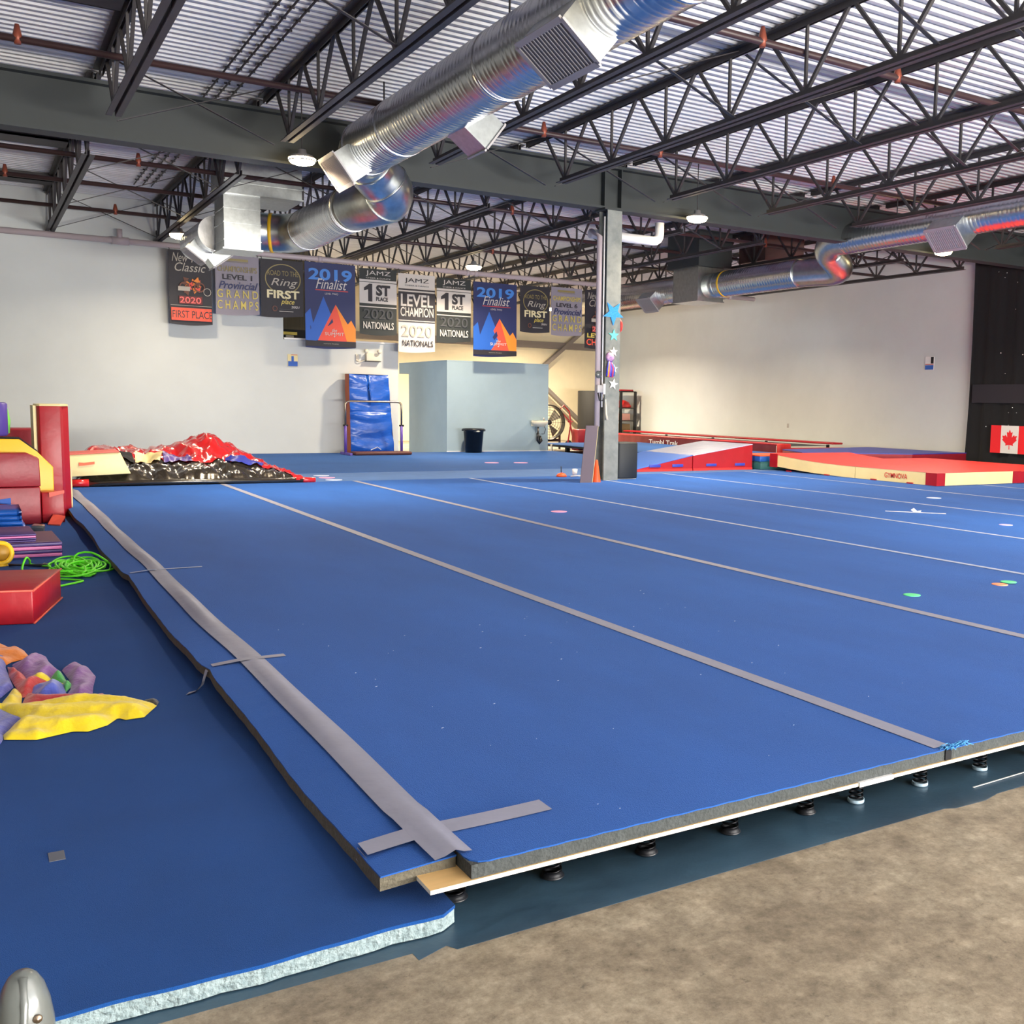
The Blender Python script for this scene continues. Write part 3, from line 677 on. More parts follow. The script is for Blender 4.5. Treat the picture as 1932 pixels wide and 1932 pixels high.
MB().box(14.5, 15.6, 17.5, 18.4, 4.5, 5.14).build('side_trunk', mat('dark_trunk', (84, 64, 60), .6), t)
t = thing('spiral_duct', 'rear right air duct with two boxed outlets behind the column', 'air duct', (13.8, 22, 3.98))
spiral((13.85, 19.5, 3.98), (13.85, 24.5, 3.98), .27).build('duct_run', M['duct'], t)
tap(t, (13.78, 20.6, 3.92), (-.72, 0, -.69), .55, .38, .34, M['grille'], M['grille'])
tap(t, (13.78, 22.6, 3.92), (-.72, 0, -.69), .55, .38, .34, M['grille'], M['grille'])
# banner pipe
t = thing('banner_pipe', 'long mauve grey pipe under the roof from which the banners hang', 'pipe', (8, 22.5, 4.3))
MB().tube([(-4, 22.5, 4.3), (18.3, 22.5, 4.3)], .058, 16).build('pipe_run', M['pipe'], t)
MB().tube([(2.42, 22.5, 4.3), (2.72, 22.5, 4.3)], .075, 16).tube([(2.56, 22.5, 4.3), (2.56, 22.5, 4.52)], .05, 12).build('tee_fitting', M['pipe'], t)
for x in (6.35, 9.75, 9.95, 17.4): MB().tube([(x, 22.5, 4.3), (x+.09, 22.5, 4.3)], .07, 16).build('coupling', M['pipe'], t)

# ------------------------------------------------------------------ banners
bk = mat('banner_black', (36, 33, 42), .6, var=.12, vscale=3); wh = mat('banner_white', (204, 198, 192), .6); gy = mat('banner_grey', (140, 134, 146), .6)
nv = mat('banner_navy', (26, 38, 92), .55); rb = mat('banner_blue', (30, 92, 186), .55); gd = mat('print_gold', (206, 186, 88), .5); dg = mat('print_dark_gold', (140, 126, 76), .5)
og = mat('print_orange', (240, 138, 40), .55); rd = mat('print_red', (232, 78, 56), .55); dk = mat('print_shadow_grey', (64, 66, 70), .6); dk2 = mat('banner_charcoal', (34, 40, 40), .6)
lb_ = mat('print_sky', (60, 130, 214), .5); bn = mat('print_brown', (110, 66, 52), .6); sv = mat('print_silver', (176, 168, 156), .5); pkr = mat('print_crimson', (196, 60, 60), .5)
def banner(label, x0, x1, z1, z0, base, items, ph=0, name='banner', group='cheer banners hanging from the pipe', curl=.03, y=22.42):
    w_ = x1-x0; h_ = z1-z0
    def F(u, v): return .006*math.sin(u*6+ph+v*1.3)*v+curl*.12*v*v*math.sin(u*3.1+ph*.7)
    def mp(a, b_, e=.006): return (x0+a*w_, y-F(a, b_)-e, z1-b_*h_)
    t = thing(name, label, 'banner', (x0+w_/2, y, z1), group)
    mb = MB(); nu, nv_ = 14, 18; v = []
    for j in range(nv_+1):
        for i in range(nu+1):
            u, q = i/nu, j/nv_; p = mp(u, q, 0); v.append((p[0], p[1], p[2]-(.02+.03*math.sin(u*PI+ph*.4))*q**6))
    mb.add(v, [(j*(nu+1)+i, (j+1)*(nu+1)+i, (j+1)*(nu+1)+i+1, j*(nu+1)+i+1) for j in range(nv_) for i in range(nu)], True)
    mb.build('cloth', base, t)
    k = 0
    for it in items:
        k += 1; mb = MB(); e = .010+.0012*k
        if it[0] == 't':
            _, s, u, q, ww, hh, m_, bold, sh = it
            text_mb(mb, s, u, -q, ww, hh, lambda a, b_: mp(a, -b_, e+.004), bold, sh); mb.build('lettering', m_, t)
        elif it[0] == 'r':
            _, u0, u1, q0, q1, m_ = it; n_ = 10; m2_ = 6
            v = [mp(u0+(u1-u0)*i/n_, q0+(q1-q0)*j/m2_, e) for j in range(m2_+1) for i in range(n_+1)]
            mb.add(v, [(j*(n_+1)+i, (j+1)*(n_+1)+i, (j+1)*(n_+1)+i+1, j*(n_+1)+i+1) for j in range(m2_) for i in range(n_)], True); mb.build('printed_band', m_, t)
        elif it[0] == 'p':
            _, poly, m_ = it; mb.add([mp(a, b_, e) for a, b_ in poly], [tuple(range(len(poly)))[::-1]]); mb.build('printed_shape', m_, t)
        elif it[0] == 'o':
            _, u, q, ru, rv, th, m_ = it; n_ = 40; v = []
            for i in range(n_):
                a = 2*PI*i/n_; v += [mp(u+ru*math.cos(a), q+rv*math.sin(a), e), mp(u+(ru-th)*math.cos(a), q+(rv-th*.7)*math.sin(a), e)]
            mb.add(v, [(2*i, 2*((i+1) % n_), 2*((i+1) % n_)+1, 2*i+1) for i in range(n_)]); mb.build('printed_ring', m_, t)
    for u in (.03, .97): MB().bar(mp(u, 0), (x0+u*w_, 22.45, 4.25), .012).build('tie', dk, t)
    return t
def motor_items(lower):
    rnd = random.Random(5); it = [('t', 'New Years', .5, .10, .84, .12, sv, 0, .3), ('t', 'Classic', .5, .23, .72, .12, sv, 0, .3)]
    for k in range(26):
        a = rnd.uniform(0, 2*PI); c = (.34+.36*rnd.random(), .40+.18*rnd.random()); r = rnd.uniform(.03, .09)
        it.append(('p', [(c[0]+r*math.cos(a+q*2.09), c[1]+r*.6*math.sin(a+q*2.09)) for q in (2, 1, 0)], [og, rd, bn, bn][k % 4]))
    it += [('o', .35, .50, .12, .065, .03, bn), ('o', .70, .50, .13, .07, .03, bn), ('o', .88, .56, .09, .055, .012, sv), ('r', .2, .48, .50, .56, sv)]
    it += [('r', .22, .76, .63, .74, mat('print_maroon', (104, 34, 34), .6)), ('t', '2020', .48, .685, .5, .085, mat('print_rose', (228, 96, 92), .5), .015, 0)]
    return it+lower
banner('black banner with burning wheels reading 2020 FIRST PLACE in orange, hanging farthest left', 3.40, 4.20, 4.22, 2.80, bk,
       motor_items([('r', .02, .98, .76, .765, sv), ('r', .03, .97, .795, .97, rd), ('t', 'FIRST PLACE', .5, .88, .93, .16, mat('print_rust', (214, 76, 40), .5), .01, 0), ('t', 'FIRST PLACE', .52, .885, .93, .10, bk, 0, 0)]), .3)
def champs(level): return [('r', .2, .75, .06, .10, dg), ('t', 'PROVINCIAL CHEERLEADING', .5, .115, .5, .02, dg, 0, 0), ('t', 'CHAMPIONSHIPS', .5, .24, .9, .10, gd if level == '6' else dg, .01, 0),
    ('t', 'LEVEL '+level, .5, .38, .68, .09, bk, .02, 0), ('t', 'Provincial', .52, .52, .9, .13, nv, .01, .35),
    ('t', 'G R A N D', .5, .67, .94, .14, gd, .008, 0), ('t', 'C H A M P S', .5, .86, .94, .15, gd, .008, 0)]
banner('grey banner reading LEVEL 1 Provincial GRAND CHAMPS in yellow letters', 4.27, 5.12, 4.21, 3.05, gy, champs('1'), 1.2)
def ring(): return [('o', .52, .34, .42, .27, .025, dg), ('t', 'ROAD TO THE', .52, .24, .72, .09, dg, 0, 0), ('t', 'Ring', .55, .42, .62, .17, sv, 0, .3), ('t', 'FIRST', .52, .62, .76, .15, mat('print_ivory', (226, 214, 170), .5), .03, 0),
    ('t', 'place', .62, .76, .32, .12, gd, .01, .35), ('t', '2021', .80, .84, .2, .04, wh, .02, .2), ('o', .32, .88, .06, .05, .02, bn), ('r', .42, .75, .88, .89, dk), ('r', .42, .75, .92, .93, wh)]
banner('black banner with gold ring reading FIRST place, left of the left mountain banner', 5.15, 6.02, 4.20, 3.06, bk, ring(), 2.0)
def summit(): return [('r', 0, 1, .0, .99, nv), ('p', [(.0, .82), (.0, .62), (.10, .55), (.22, .95), (.0, .93)][::-1], rb), ('p', [(.02, .93), (.36, .40), (.62, .78), (.5, .93)][::-1], rb),
    ('p', [(.24, .93), (.60, .49), (.86, .93)][::-1], rd), ('p', [(.60, .49), (.84, .72), (.91, .67), (1.0, .77), (1.0, .93), (.82, .93)][::-1], og),
    ('p', [(.44, .75), (.53, .66), (.56, .73), (.48, .79)][::-1], nv), ('t', '2019', .5, .14, .86, .14, lb_, .03, 0), ('t', 'Finalist', .52, .25, .62, .12, wh, .0, .35),
    ('r', .2, .85, .32, .33, pkr), ('t', 'LEVEL TWO', .52, .365, .26, .022, wh, 0, 0), ('t', 'the', .57, .80, .10, .04, wh, 0, .3), ('t', 'SUMMIT', .57, .845, .38, .038, wh, 0, 0),
    ('p', [(.55, .87), (.59, .87), (.57, .885)][::-1], wh), ('r', 0, 1, .935, 1.0, bk), ('t', 'summit finalist', .5, .965, .3, .012, sv, 0, 0)]
banner('left blue banner with orange mountains reading 2019 Finalist, larger than its neighbours', 6.05, 7.13, 4.22, 2.46, nv, summit(), .8, curl=.06)
lo = []
def jamz_a(): return [('r', 0, 1, .17, .205, wh), ('r', 0, 1, .215, .54, wh), ('r', 0, 1, .585, .60, wh), ('t', 'JAMZ', .5, .075, .66, .085, wh, 0, 0), ('t', 'CHEER & DANCE', .5, .145, .66, .022, wh, 0, 0),
    ('p', [(.12, .30), (.26, .235), (.34, .235), (.34, .51), (.23, .51), (.23, .325), (.12, .345)][::-1], bk), ('t', 'ST', .63, .33, .38, .17, bk, .05, 0), ('t', 'PLACE', .6, .465, .32, .065, bk, .03, 0),
    ('t', '2020', .5, .70, .8, .15, dk, .01, 0), ('t', 'NATIONALS', .5, .88, .82, .11, wh, .012, 0)]
banner('black and white banner reading 1ST PLACE NATIONALS, right beside the left mountain banner', 7.22, 8.06, 4.19, 2.80, dk2, jamz_a(), .2)
banner('white banner reading LEVEL CHAMPION 2020 NATIONALS between the two 1ST PLACE banners', 8.10, 8.96, 4.15, 2.46, wh,
       [('t', 'JAMZ', .5, .09, .66, .07, bk, 0, 0), ('t', 'CHEER & DANCE', .5, .15, .66, .018, dk, 0, 0), ('r', 0, 1, .195, .215, bk), ('r', 0, 1, .235, .60, bk), ('r', 0, 1, .615, .628, bk),
        ('t', 'LEVEL', .5, .345, .88, .16, wh, .02, 0), ('t', 'CHAMPION', .5, .495, .90, .12, wh, .012, 0), ('t', '2020', .5, .745, .84, .15, sv, .01, 0), ('t', 'NATIONALS', .52, .905, .84, .08, bk, .012, 0)], 1.4)
banner('black and white banner reading 1ST PLACE NATIONALS, left of the right mountain banner', 9.00, 9.84, 4.13, 2.72, dk2, jamz_a(), 2.2)
banner('right blue banner with orange mountains reading 2019 Finalist above the pale booth', 9.90, 11.01, 4.11, 2.44, nv, summit(), 1.8, curl=.05)
banner('black banner with gold ring reading FIRST place, right of the right mountain banner', 11.10, 11.90, 4.12, 3.06, bk, ring(), .5)
banner('grey banner reading LEVEL 6 Provincial GRAND CHAMPS, third from the column', 11.94, 12.80, 4.15, 3.03, gy, champs('6'), 1.1)
banner('black banner with burning wheels reading LEVEL in yellow, partly hidden by the column', 12.88, 13.72, 4.15, 2.76, bk,
       motor_items([('t', 'LEVEL 6', .5, .80, .9, .08, gd, .03, 0), ('t', 'CHAMPS', .5, .92, .94, .11, rd, .02, 0)]), .9)

# ------------------------------------------------------------------ things on the partition wall and booth
t = thing('wall_poster', 'small blue and cream paper poster on the partition wall below the black ring banner', 'poster', (5.87, 22.79, 2.15))
MB().box(5.77, 5.98, 22.78, 22.795, 2.02, 2.28).build('paper', M['creamvinyl'], t)
MB().box(5.775, 5.975, 22.774, 22.779, 2.025, 2.13).build('blue_band', rb, t); MB().box(5.845, 5.895, 22.774, 22.779, 2.13, 2.24).build('blue_figure', rb, t); MB().box(5.84, 5.97, 22.774, 22.779, 2.262, 2.275).build('red_heading', pkr, t)
t = thing('wall_poster', 'small poster with blue foot on the right wall near the black curtain', 'poster', (20.19, 17.85, 2.5))
MB().box(20.185, 20.198, 17.70, 17.98, 2.35, 2.68).build('paper', M['white'], t)
MB().box(20.178, 20.184, 17.71, 17.97, 2.36, 2.47).build('blue_band', rb, t); MB().box(20.178, 20.184, 17.71, 17.97, 2.48, 2.50).build('red_line', pkr, t); MB().box(20.178, 20.184, 17.71, 17.79, 2.51, 2.67).build('dark_bar', M['dark'], t)
tag(MB().box(20.19, 20.2, 23.04, 23.12, .76, .88).build('wall_outlet', M['grille'], loc=(20.19, 23.08, .8), bevel=.003), 'small wall socket low on the right wall', 'socket')
t = thing('emergency_light', 'cream twin head emergency light high on the partition wall near its right end', 'emergency light', (7.6, 22.75, 2.25))
MB().box(7.46, 7.78, 22.69, 22.8, 2.2, 2.37).build('body', M['skin'], t, bevel=.01); MB().box(7.45, 7.79, 22.68, 22.8, 2.185, 2.2).build('base_strip', M['darkgrey'], t)
for x in (7.44, 7.74): MB().lathe([(0, -.05), (.045, -.05), (.05, 0), (.02, .04)], (x, 22.66, 2.41), 16, 'y').build('lamp_head', M['skin'], t)
MB().tube([(7.25, 22.77, 2.2), (7.32, 22.75, 2.17), (7.45, 22.75, 2.22)], .008, 6).box(7.25, 7.32, 22.77, 22.8, 2.2, 2.34).build('plug_and_cord', M['skin'], t)
t = thing('storage_shelf_board', 'dark storage opening with a yellow label seen behind the partition top', 'sign', (5.9, 25.5, 2.7))
MB().box(5.6, 7.3, 25.5, 25.6, 0, 2.98).build('board', M['dark'], t)
MB().box(6.35, 6.68, 25.47, 25.5, 2.85, 2.92).build('yellow_label', gd, t); MB().box(6.42, 6.6, 25.47, 25.5, 2.70, 2.84).build('white_label', sv, t)
tag(MB().box(6.0, 7.6, 23.0, 23.4, 2.592, 2.64).build('red_board', M['darkred'], loc=(6.5, 23.2, 2.592)), 'dark red board lying on top of the low partition part', 'board')
MBx = MB().box(7.3, 8.15, 22.8, 22.95, 2.63, 2.66)
# drinking fountain
t = thing('drinking_fountain', 'cream wall drinking fountain with black trap at the right end of the booth', 'drinking fountain', (11.76, 22.6, .87))
MB().lathe([(0, -.10), (.11, -.10), (.19, -.03), (.21, .03), (.19, .05), (.15, .02), (0, .0)], (11.76, 22.62, .86), 28).box(11.62, 11.9, 22.62, 22.79, .77, .90).build('basin', M['skin'], t)
MB().tube([(11.88, 22.62, .9), (11.88, 22.62, .95), (11.86, 22.59, .97)], .018, 8).build('spout', M['lampmetal'], t)
MB().tube([(11.74, 22.66, .76), (11.74, 22.66, .6)], .022, 8).build('drain_tube', M['chrome'], t)
MB().tube([(11.74, 22.66, .6), (11.74, 22.66, .42), (11.78, 22.66, .36), (11.83, 22.66, .42), (11.82, 22.7, .5), (11.80, 22.78, .52)], .04, 10).build('trap', M['blackplastic'], t)
MB().tube([(11.9, 22.68, .82), (11.95, 22.66, .7), (11.92, 22.68, .58), (11.86, 22.7, .58)], .009, 6).build('supply_hose', M['blackplastic'], t)
# bin
t = thing('waste_bin', 'large round black bin with rim handles against the pale booth', 'waste bin', (9.92, 22.42, ZT))
MB().lathe([(0, 0), (.19, 0), (.235, .5), (.255, .5), (.265, .54), (.255, .56), (.225, .56), (.20, .1), (0, .08)], (9.92, 22.42, ZT), 32).build('tub', M['blackplastic'], t)
mb = MB()
for s in (-1, 1): mb.box(9.92+s*.24-.035, 9.92+s*.24+.035, 22.36, 22.48, ZT+.50, ZT+.545)
mb.build('rim_handles', M['blackplastic'], t); MB().tube([(9.80, 22.22, ZT+.52), (9.92, 22.17, ZT+.50), (10.03, 22.21, ZT+.52)], .02, 6).build('bag_edge', M['skin'], t)
# crash mat and bar
t = thing('crash_mat', 'tall wrinkled blue crash mat leaning upright on the partition wall behind the bar', 'gym mat', (7.4, 22.4, ZT))
def lean(a, b_, h): return (a+.03*(ZT+1.75-h)*0+(-.05*(h-ZT)), b_+.06*(h-ZT), h)
mb = MB(); nx, nz = 16, 70; v = []
for j in range(nz+1):
    for i in range(nx+1):
        u, q = i/nx, j/nz; x = 6.98+.98*u-.06*q*(1-2*u)*-1*0-(.0 if u < .5 else .10*q)+(0 if u >= .5 else .0)
        z = ZT+.02+1.72*q; bul = .05*math.sin(PI*u)**.5*math.sin(PI*q)**.4; sag = (2*u-1)**2; wr = .016*math.sin(q*30-2.2*sag)+.012*math.sin(q*17+1.5*u-1.6*sag)-.03*math.exp(-((q-.52)/.02)**2)
        v.append((x, 22.33+.10*q-bul-wr, z))
mb.add(v, [(j*(nx+1)+i, j*(nx+1)+i+1, (j+1)*(nx+1)+i+1, (j+1)*(nx+1)+i) for j in range(nz) for i in range(nx)], True); mb.build('front_cover', M['bluevinyl'], t)
mb = MB(); v = []
for j in range(nz+1):
    q = j/nz; z = ZT+.02+1.72*q; a = v; yy = 22.33+.10*q
    v += [(6.98, yy, z), (6.93+.01*math.sin(q*14), yy+.12, z), (6.97, yy+.26, z), (7.96-.10*q, yy+.26, z), (7.96-.10*q, yy, z)]
mb.add(v, [(j*5+k, (j+1)*5+k, (j+1)*5+(k+1) % 5, j*5+(k+1) % 5) for j in range(nz) for k in (0, 1, 2, 3)]+[(nz*5, nz*5+1, nz*5+2, nz*5+3, nz*5+4)], True); mb.build('side_cover', M['brownvinyl'], t)
mb = MB(); mb.bar((7.40, 22.27, ZT+.08), (7.55, 22.26, ZT+.15), .03, .01).bar((7.55, 22.26, ZT+.15), (7.63, 22.26, ZT+.09), .03, .01); mb.build('white_emblem', M['white'], t)
t = thing('training_bar', 'low gymnastics bar with purple uprights standing in front of the blue crash mat', 'gym bar', (7.38, 22.0, ZT))
def arcp(cx, cz, r, a0, a1, y=22.0, n_=6): return [(cx+r*math.cos(a0+(a1-a0)*k/n_), y, cz+r*math.sin(a0+(a1-a0)*k/n_)) for k in range(n_+1)]
p = [(6.76, 22, ZT+.5)]+arcp(6.85, 1.21, .09, PI, PI/2)+arcp(7.92, 1.21, .09, PI/2, 0)+[(8.01, 22, ZT+.5)]
MB().tube(p, .022, 10).build('bar_frame', M['chrome'], t)
for x in (6.76, 8.01):
    MB().tube([(x, 22, ZT), (x, 22, ZT+.62)], .03, 10).build('upright', M['purplepaint'], t); MB().tube([(x-.05, 22, ZT+.63), (x+.05, 22, ZT+.63)], .02, 8).build('lock_knob', M['blackplastic'], t)
    MB().bar((x, 21.97 if x > 7 else 21.6, ZT+.025), (x, 22.3, ZT+.025), .05, .05).build('foot', M['purplepaint'], t)
tag(MB().box(6.85, 8.12, 21.62, 21.95, ZT, ZT+.075).build('folded_pad', M['brown'], loc=(7.4, 21.8, ZT), bevel=.03), 'flat dark brown pad on the floor before the blue crash mat', 'gym mat')

# ------------------------------------------------------------------ far corner behind the column
t = thing('drum_fan', 'large round dark drum fan standing beside the booth corner', 'fan', (14.15, 26.8, .25))
cx, cy, cz = 14.2, 26.8, .78
mb = MB().lathe([(.50, -.1), (.52, -.12), (.52, .12), (.50, .1), (.48, 0), (.50, -.1)], (cx, cy, cz), 40, 'y'); mb.build('drum', M['fanblade'], t)
mb = MB()
for r in (.12, .2, .28, .36, .44): mb.tube([(cx+r*math.cos(a), cy-.12, cz+r*math.sin(a)) for a in [2*PI*k/36 for k in range(36)]], .006, 5, closed=True)
for k in range(12): a = 2*PI*k/12; mb.tube([(cx+.06*math.cos(a), cy-.125, cz+.06*math.sin(a)), (cx+.5*math.cos(a), cy-.12, cz+.5*math.sin(a))], .005, 5)
mb.build('guard', M['fanblade'], t)
for k in range(4):
    a = PI/2*k+.3; c, s = math.cos(a), math.sin(a); c2, s2 = math.cos(a+.7), math.sin(a+.7)
    mb = MB().add([(cx+.07*c, cy-.04, cz+.07*s), (cx+.45*c, cy-.06, cz+.45*s), (cx+.45*c2, cy+.06, cz+.45*s2), (cx+.07*c2, cy+.04, cz+.07*s2)], [(0, 1, 2, 3)]); mb.build('blade', mat('fan_blade_grey', (120, 112, 98), .4, .4), t)
MB().lathe([(0, -.13), (.07, -.13), (.08, 0), (.07, .1), (0, .1)], (cx, cy, cz), 16, 'y').build('hub', M['blackplastic'], t)
MB().bar((cx-.4, cy, .26), (cx+.4, cy, .26), .08).bar((cx-.4, cy, 0), (cx-.4, cy, .5), .05).bar((cx+.4, cy, 0), (cx+.4, cy, .5), .05).build('stand', M['fanblade'], t)
t = thing('hand_truck', 'red hand truck leaning between the drum fan and the black mat roll', 'hand truck', (15.0, 27, .2))
for yo in (0,):
    mb = MB().tube([(14.8, 26.7, .02), (15.2, 27.2, .75), (15.17, 27.25, 1.1), (14.95, 27.2, 1.28), (14.75, 27.1, 1.15), (15.05, 27.0, .8), (15.12, 26.8, .02)], .022, 8); mb.build('frame', M['red'], t)
    MB().tube([(15.0, 26.9, .62), (15.15, 27.1, .62)], .02, 6).tube([(14.95, 26.9, .8), (15.2, 27.1, .8)], .02, 6).build('cross_bars', M['red'], t)
    MB().lathe([(0, -.03), (.11, -.03), (.12, 0), (.11, .03), (0, .03)], (15.1, 27.15, .13), 16, 'y').build('wheel', M['blackplastic'], t)
mb = MB().lathe([(0, 0), (.55, 0), (.56, .02), (.56, 1.76), (.54, 1.78), (0, 1.78)], (18.0, 30.6, 0), 40)
o = mb.build('mat_roll', mat('black_ribbed_roll', (15, 14, 12), .8, var=.25, vscale=20, stretch=(1, 1, .02)), loc=(18, 30.6, 0)); tag(o, 'tall black upright mat roll near the back wall left of the column', 'mat roll')
tag(MB().box(14.72, 15.45, 25.9, 26.3, .0, .60).build('foam_block', M['red'], loc=(15, 26, 0), bevel=.03), 'red foam block in front of the black mat roll', 'foam block')
# raised tumbling runway
t = thing('tumbling_runway', 'blue raised tumbling runway alongside the long red trampoline', 'gym floor', (15, 24, 0))
MB().box(13.25, 16.7, 18.7, 25.7, .17, .235).build('runway_top', M['carpet2'], t)
for i in range(6):
    for x in (13.3, 15, 16.5): MB().box(x, x+.1, 19+i*1.25, 19.1+i*1.25, 0, .17).build('support_block', M['dark'], t)
MB().box(13.235, 13.249, 18.7, 25.7, .18, .22).build('dark_edge', M['dark'], t)
for y in (24.7, 25.1): MB().box(13.22, 13.249, y, y+.08, .05, .235).build('white_strap', M['white'], t)
# long trampoline
t = thing('long_trampoline', 'very long red padded trampoline running along the right wall', 'trampoline', (17.9, 25, 0))
MB().box(16.8, 17.15, 19.6, 29.8, .40, .45).build('front_pad', M['red'], t, bevel=.015)
MB().box(18.7, 19.05, 19.6, 29.8, .42, .47).build('rear_pad', M['red'], t, bevel=.015)
mb = MB(); n_ = 90; v = []
for i in range(n_+1):
    yy = 19.6+10.2*i/n_; d = .012*math.sin(yy*6)+.008*math.sin(yy*17); v += [(16.80+d, yy, .04), (16.795+d*.4, yy, .41)]
mb.add(v, [(2*i, 2*i+1, 2*i+3, 2*i+2) for i in range(n_)], True); mb.build('red_skirt', mat('maroon_skirt', (112, 16, 28), .5, bump=.4, bscale=5), t)
MB().box(17.15, 18.7, 19.7, 29.8, .38, .385).build('jump_bed', M['black'], t)
MB().box(16.8, 17.15, 19.45, 19.6, .02, .45).box(17.15, 19.05, 19.5, 19.6, .02, .345).build('end_pad', M['brightred'], t, bevel=.02)
for y in (20, 22.5, 25, 27.5):
    for x in (16.95, 18.9): MB().bar((x, y, 0), (x, y, .4), .06).build('frame_leg', M['dark'], t)
mb = MB(); text_mb(mb, 'Tumbl Trak', 0, .28, 1.5, .13, lambda a, b_: (16.772, 24.55-a, b_), .02); mb.build('white_lettering', M['white'], t)
# shelf
t = thing('storage_rack', 'black storage rack in the far corner right of the column holding red gear', 'shelf', (19.6, 31.7, 0))
mb = MB()
for x in (19.3, 19.9):
    for y in (30.95, 32.4): mb.box(x-.04, x+.04, y-.04, y+.04, 0, 1.8)
mb.box(19.28, 19.32, 31.6, 31.66, 0, 1.8); mb.build('posts', M['dark'], t)
for z in (.25, .75, 1.2, 1.78): MB().box(19.28, 19.92, 30.93, 32.42, z, z+.03).build('shelf_board', M['dark'], t)
tag(MB().lathe([(0, .0), (.32, 0), (.33, .05), (.24, .2), (.1, .26), (0, .27)], (19.6, 31.35, 1.231), 20).build('red_cushion', M['brightred'], loc=(19.6, 31.3, 1.23)), 'round red cushion on the upper middle shelf of the black rack', 'cushion')
tag(MB().box(19.35, 19.8, 31.1, 31.7, .781, 1.02).build('storage_box', mat('pink_box', (240, 176, 160), .6), loc=(19.5, 31.4, .78), bevel=.01), 'pale pink box on the lower middle shelf of the black rack', 'box')
tag(MB().box(19.35, 19.8, 31.1, 31.6, .281, .66).build('storage_box', mat('carton_brown', (150, 120, 84), .7), loc=(19.5, 31.3, .28), bevel=.01), 'brown carton on the bottom shelf of the black rack', 'box')
tag(MB().box(19.3, 19.85, 31.0, 32.1, 1.811, 1.87).build('folded_mat', M['red'], loc=(19.5, 31.5, 1.81), bevel=.01), 'thin red mat lying on top of the black rack', 'gym mat')
# curtain and flag
mb = MB(); n_ = 160; v = []
for j, z in enumerate((.13, 1.5, 3, 5.08)):
    for i in range(n_+1):
        yy = 5.0+11.5*i/n_; a = .035*math.sin(yy*9)+.02*math.sin(yy*23+1); a *= (1-.5*j/3)
        v.append((20.08+a, yy+(.0 if i < n_ else -.05*math.sin(j)), z))
mb.add(v, [(j*(n_+1)+i, j*(n_+1)+i+1, (j+1)*(n_+1)+i+1, (j+1)*(n_+1)+i) for j in range(3) for i in range(n_)], True)
t = thing('black_curtain', 'floor to roof black cloth curtain covering the near part of the right wall', 'curtain', (20.08, 10, .1))
mb.build('cloth', M['black'], t)
MB().box(20.02, 20.14, 5, 16.35, 1.55, 1.98).build('sheer_band', mat('curtain_band', (44, 42, 50), .9), t)
mb = MB(); rnd = random.Random(9)
for k in range(90):
    yy, z = rnd.uniform(10, 15.9), rnd.uniform(.5, 4.6); r = rnd.choice((.006, .008, .014)); mb.lathe([(0, -.012), (r, -.01), (r, 0)], (20.008, yy, z), 6, 'x')
o = mb.build('silver_specks', M['white'], t); o['kind'] = 'stuff'
MB().tube([(20.08, 5, 5.09), (20.08, 16.5, 5.09)], .02, 8).build('curtain_rail', M['steel'], t)
tag(MB().box(20.02, 20.12, 5, 16.4, 0.0, .11).build('curtain_weight', M['white'], loc=(20.07, 10, 0)), 'white board along the foot of the black curtain', 'board')
t = thing('canada_flag', 'red and white flag with a maple leaf hung low on the black curtain', 'flag', (19.99, 15.2, .7))
fx = 19.985; y0 = 15.72; hh = (.40, 1.035); L_ = 1.04
MB().box(fx, fx+.012, y0-L_, y0, hh[0], hh[1]).build('white_field', M['white'], t)
for a, b_ in ((0, .27), (.73, 1)): MB().box(fx-.003, fx-.0005, y0-L_*b_, y0-L_*a, hh[0], hh[1]).build('red_bar', mat('flag_red', (238, 34, 44), .55), t)
leaf = [(0, .5), (.09, .33), (.2, .38), (.15, .1), (.3, .24), (.34, .16), (.5, .19), (.44, .03), (.5, -.02), (.24, -.22), (.28, -.31), (.02, -.27), (.03, -.5)]
leaf = leaf+[(-a, b_) for a, b_ in leaf[::-1][:-1]]
MB().add([(fx-.003, y0-L_*.5-a*.40, .72+b_*.46) for a, b_ in leaf], [tuple(range(len(leaf)))]).build('maple_leaf', MATS['flag_red'], t)

# ------------------------------------------------------------------ right hand mats and ramps
def wedge(x0, x1, y0, y1, za, zb, label, handles):
    t = thing('foam_wedge', label, 'foam wedge', (x0, y0, ZT), 'red sided folding wedge by the column')
    body = MB(); body.add([(x0, y0, ZT), (x1, y0, ZT), (x1, y0, zb-.012), (x0, y0, za-.012), (x0, y1, ZT), (x1, y1, ZT), (x1, y1, zb-.012), (x0, y1, za-.012)],
                          [(0, 1, 2, 3), (5, 4, 7, 6), (1, 5, 6, 2), (4, 0, 3, 7), (0, 4, 5, 1), (3, 2, 6, 7)])
    body.build('red_body', M['red'], t)
    tp = MB(); tp.add([(x0, y0-.004, za-.012), (x1, y0-.004, zb-.012), (x1, y1, zb-.012), (x0, y1, za-.012), (x0, y0-.004, za), (x1, y0-.004, zb), (x1, y1, zb), (x0, y1, za)],
                      [(4, 5, 6, 7), (0, 1, 5, 4), (1, 2, 6, 5), (2, 3, 7, 6), (3, 0, 4, 7)]); tp.build('blue_top', M['rampblue'] if za < .3 else mat('ramp_painted_glare', (186, 192, 222), .2, bump=.5, bscale=4), t)  # high half: bright reflection put into a paler base colour
    for hx in handles: MB().box(hx-.12, hx+.12, y0-.012, y0-.001, ZT+.075, ZT+.125).build('blue_handle', M['royal'], t, bevel=.003)
    MB().box(x0, x1, y0-.012, y0, ZT, ZT+.04).build('bottom_flap', M['brightred'], t)
wedge(9.75, 11.18, 15.4, 17.0, .17, .44, 'low half of the red and blue wedge ramp next to the speaker', (10.35, 10.85))
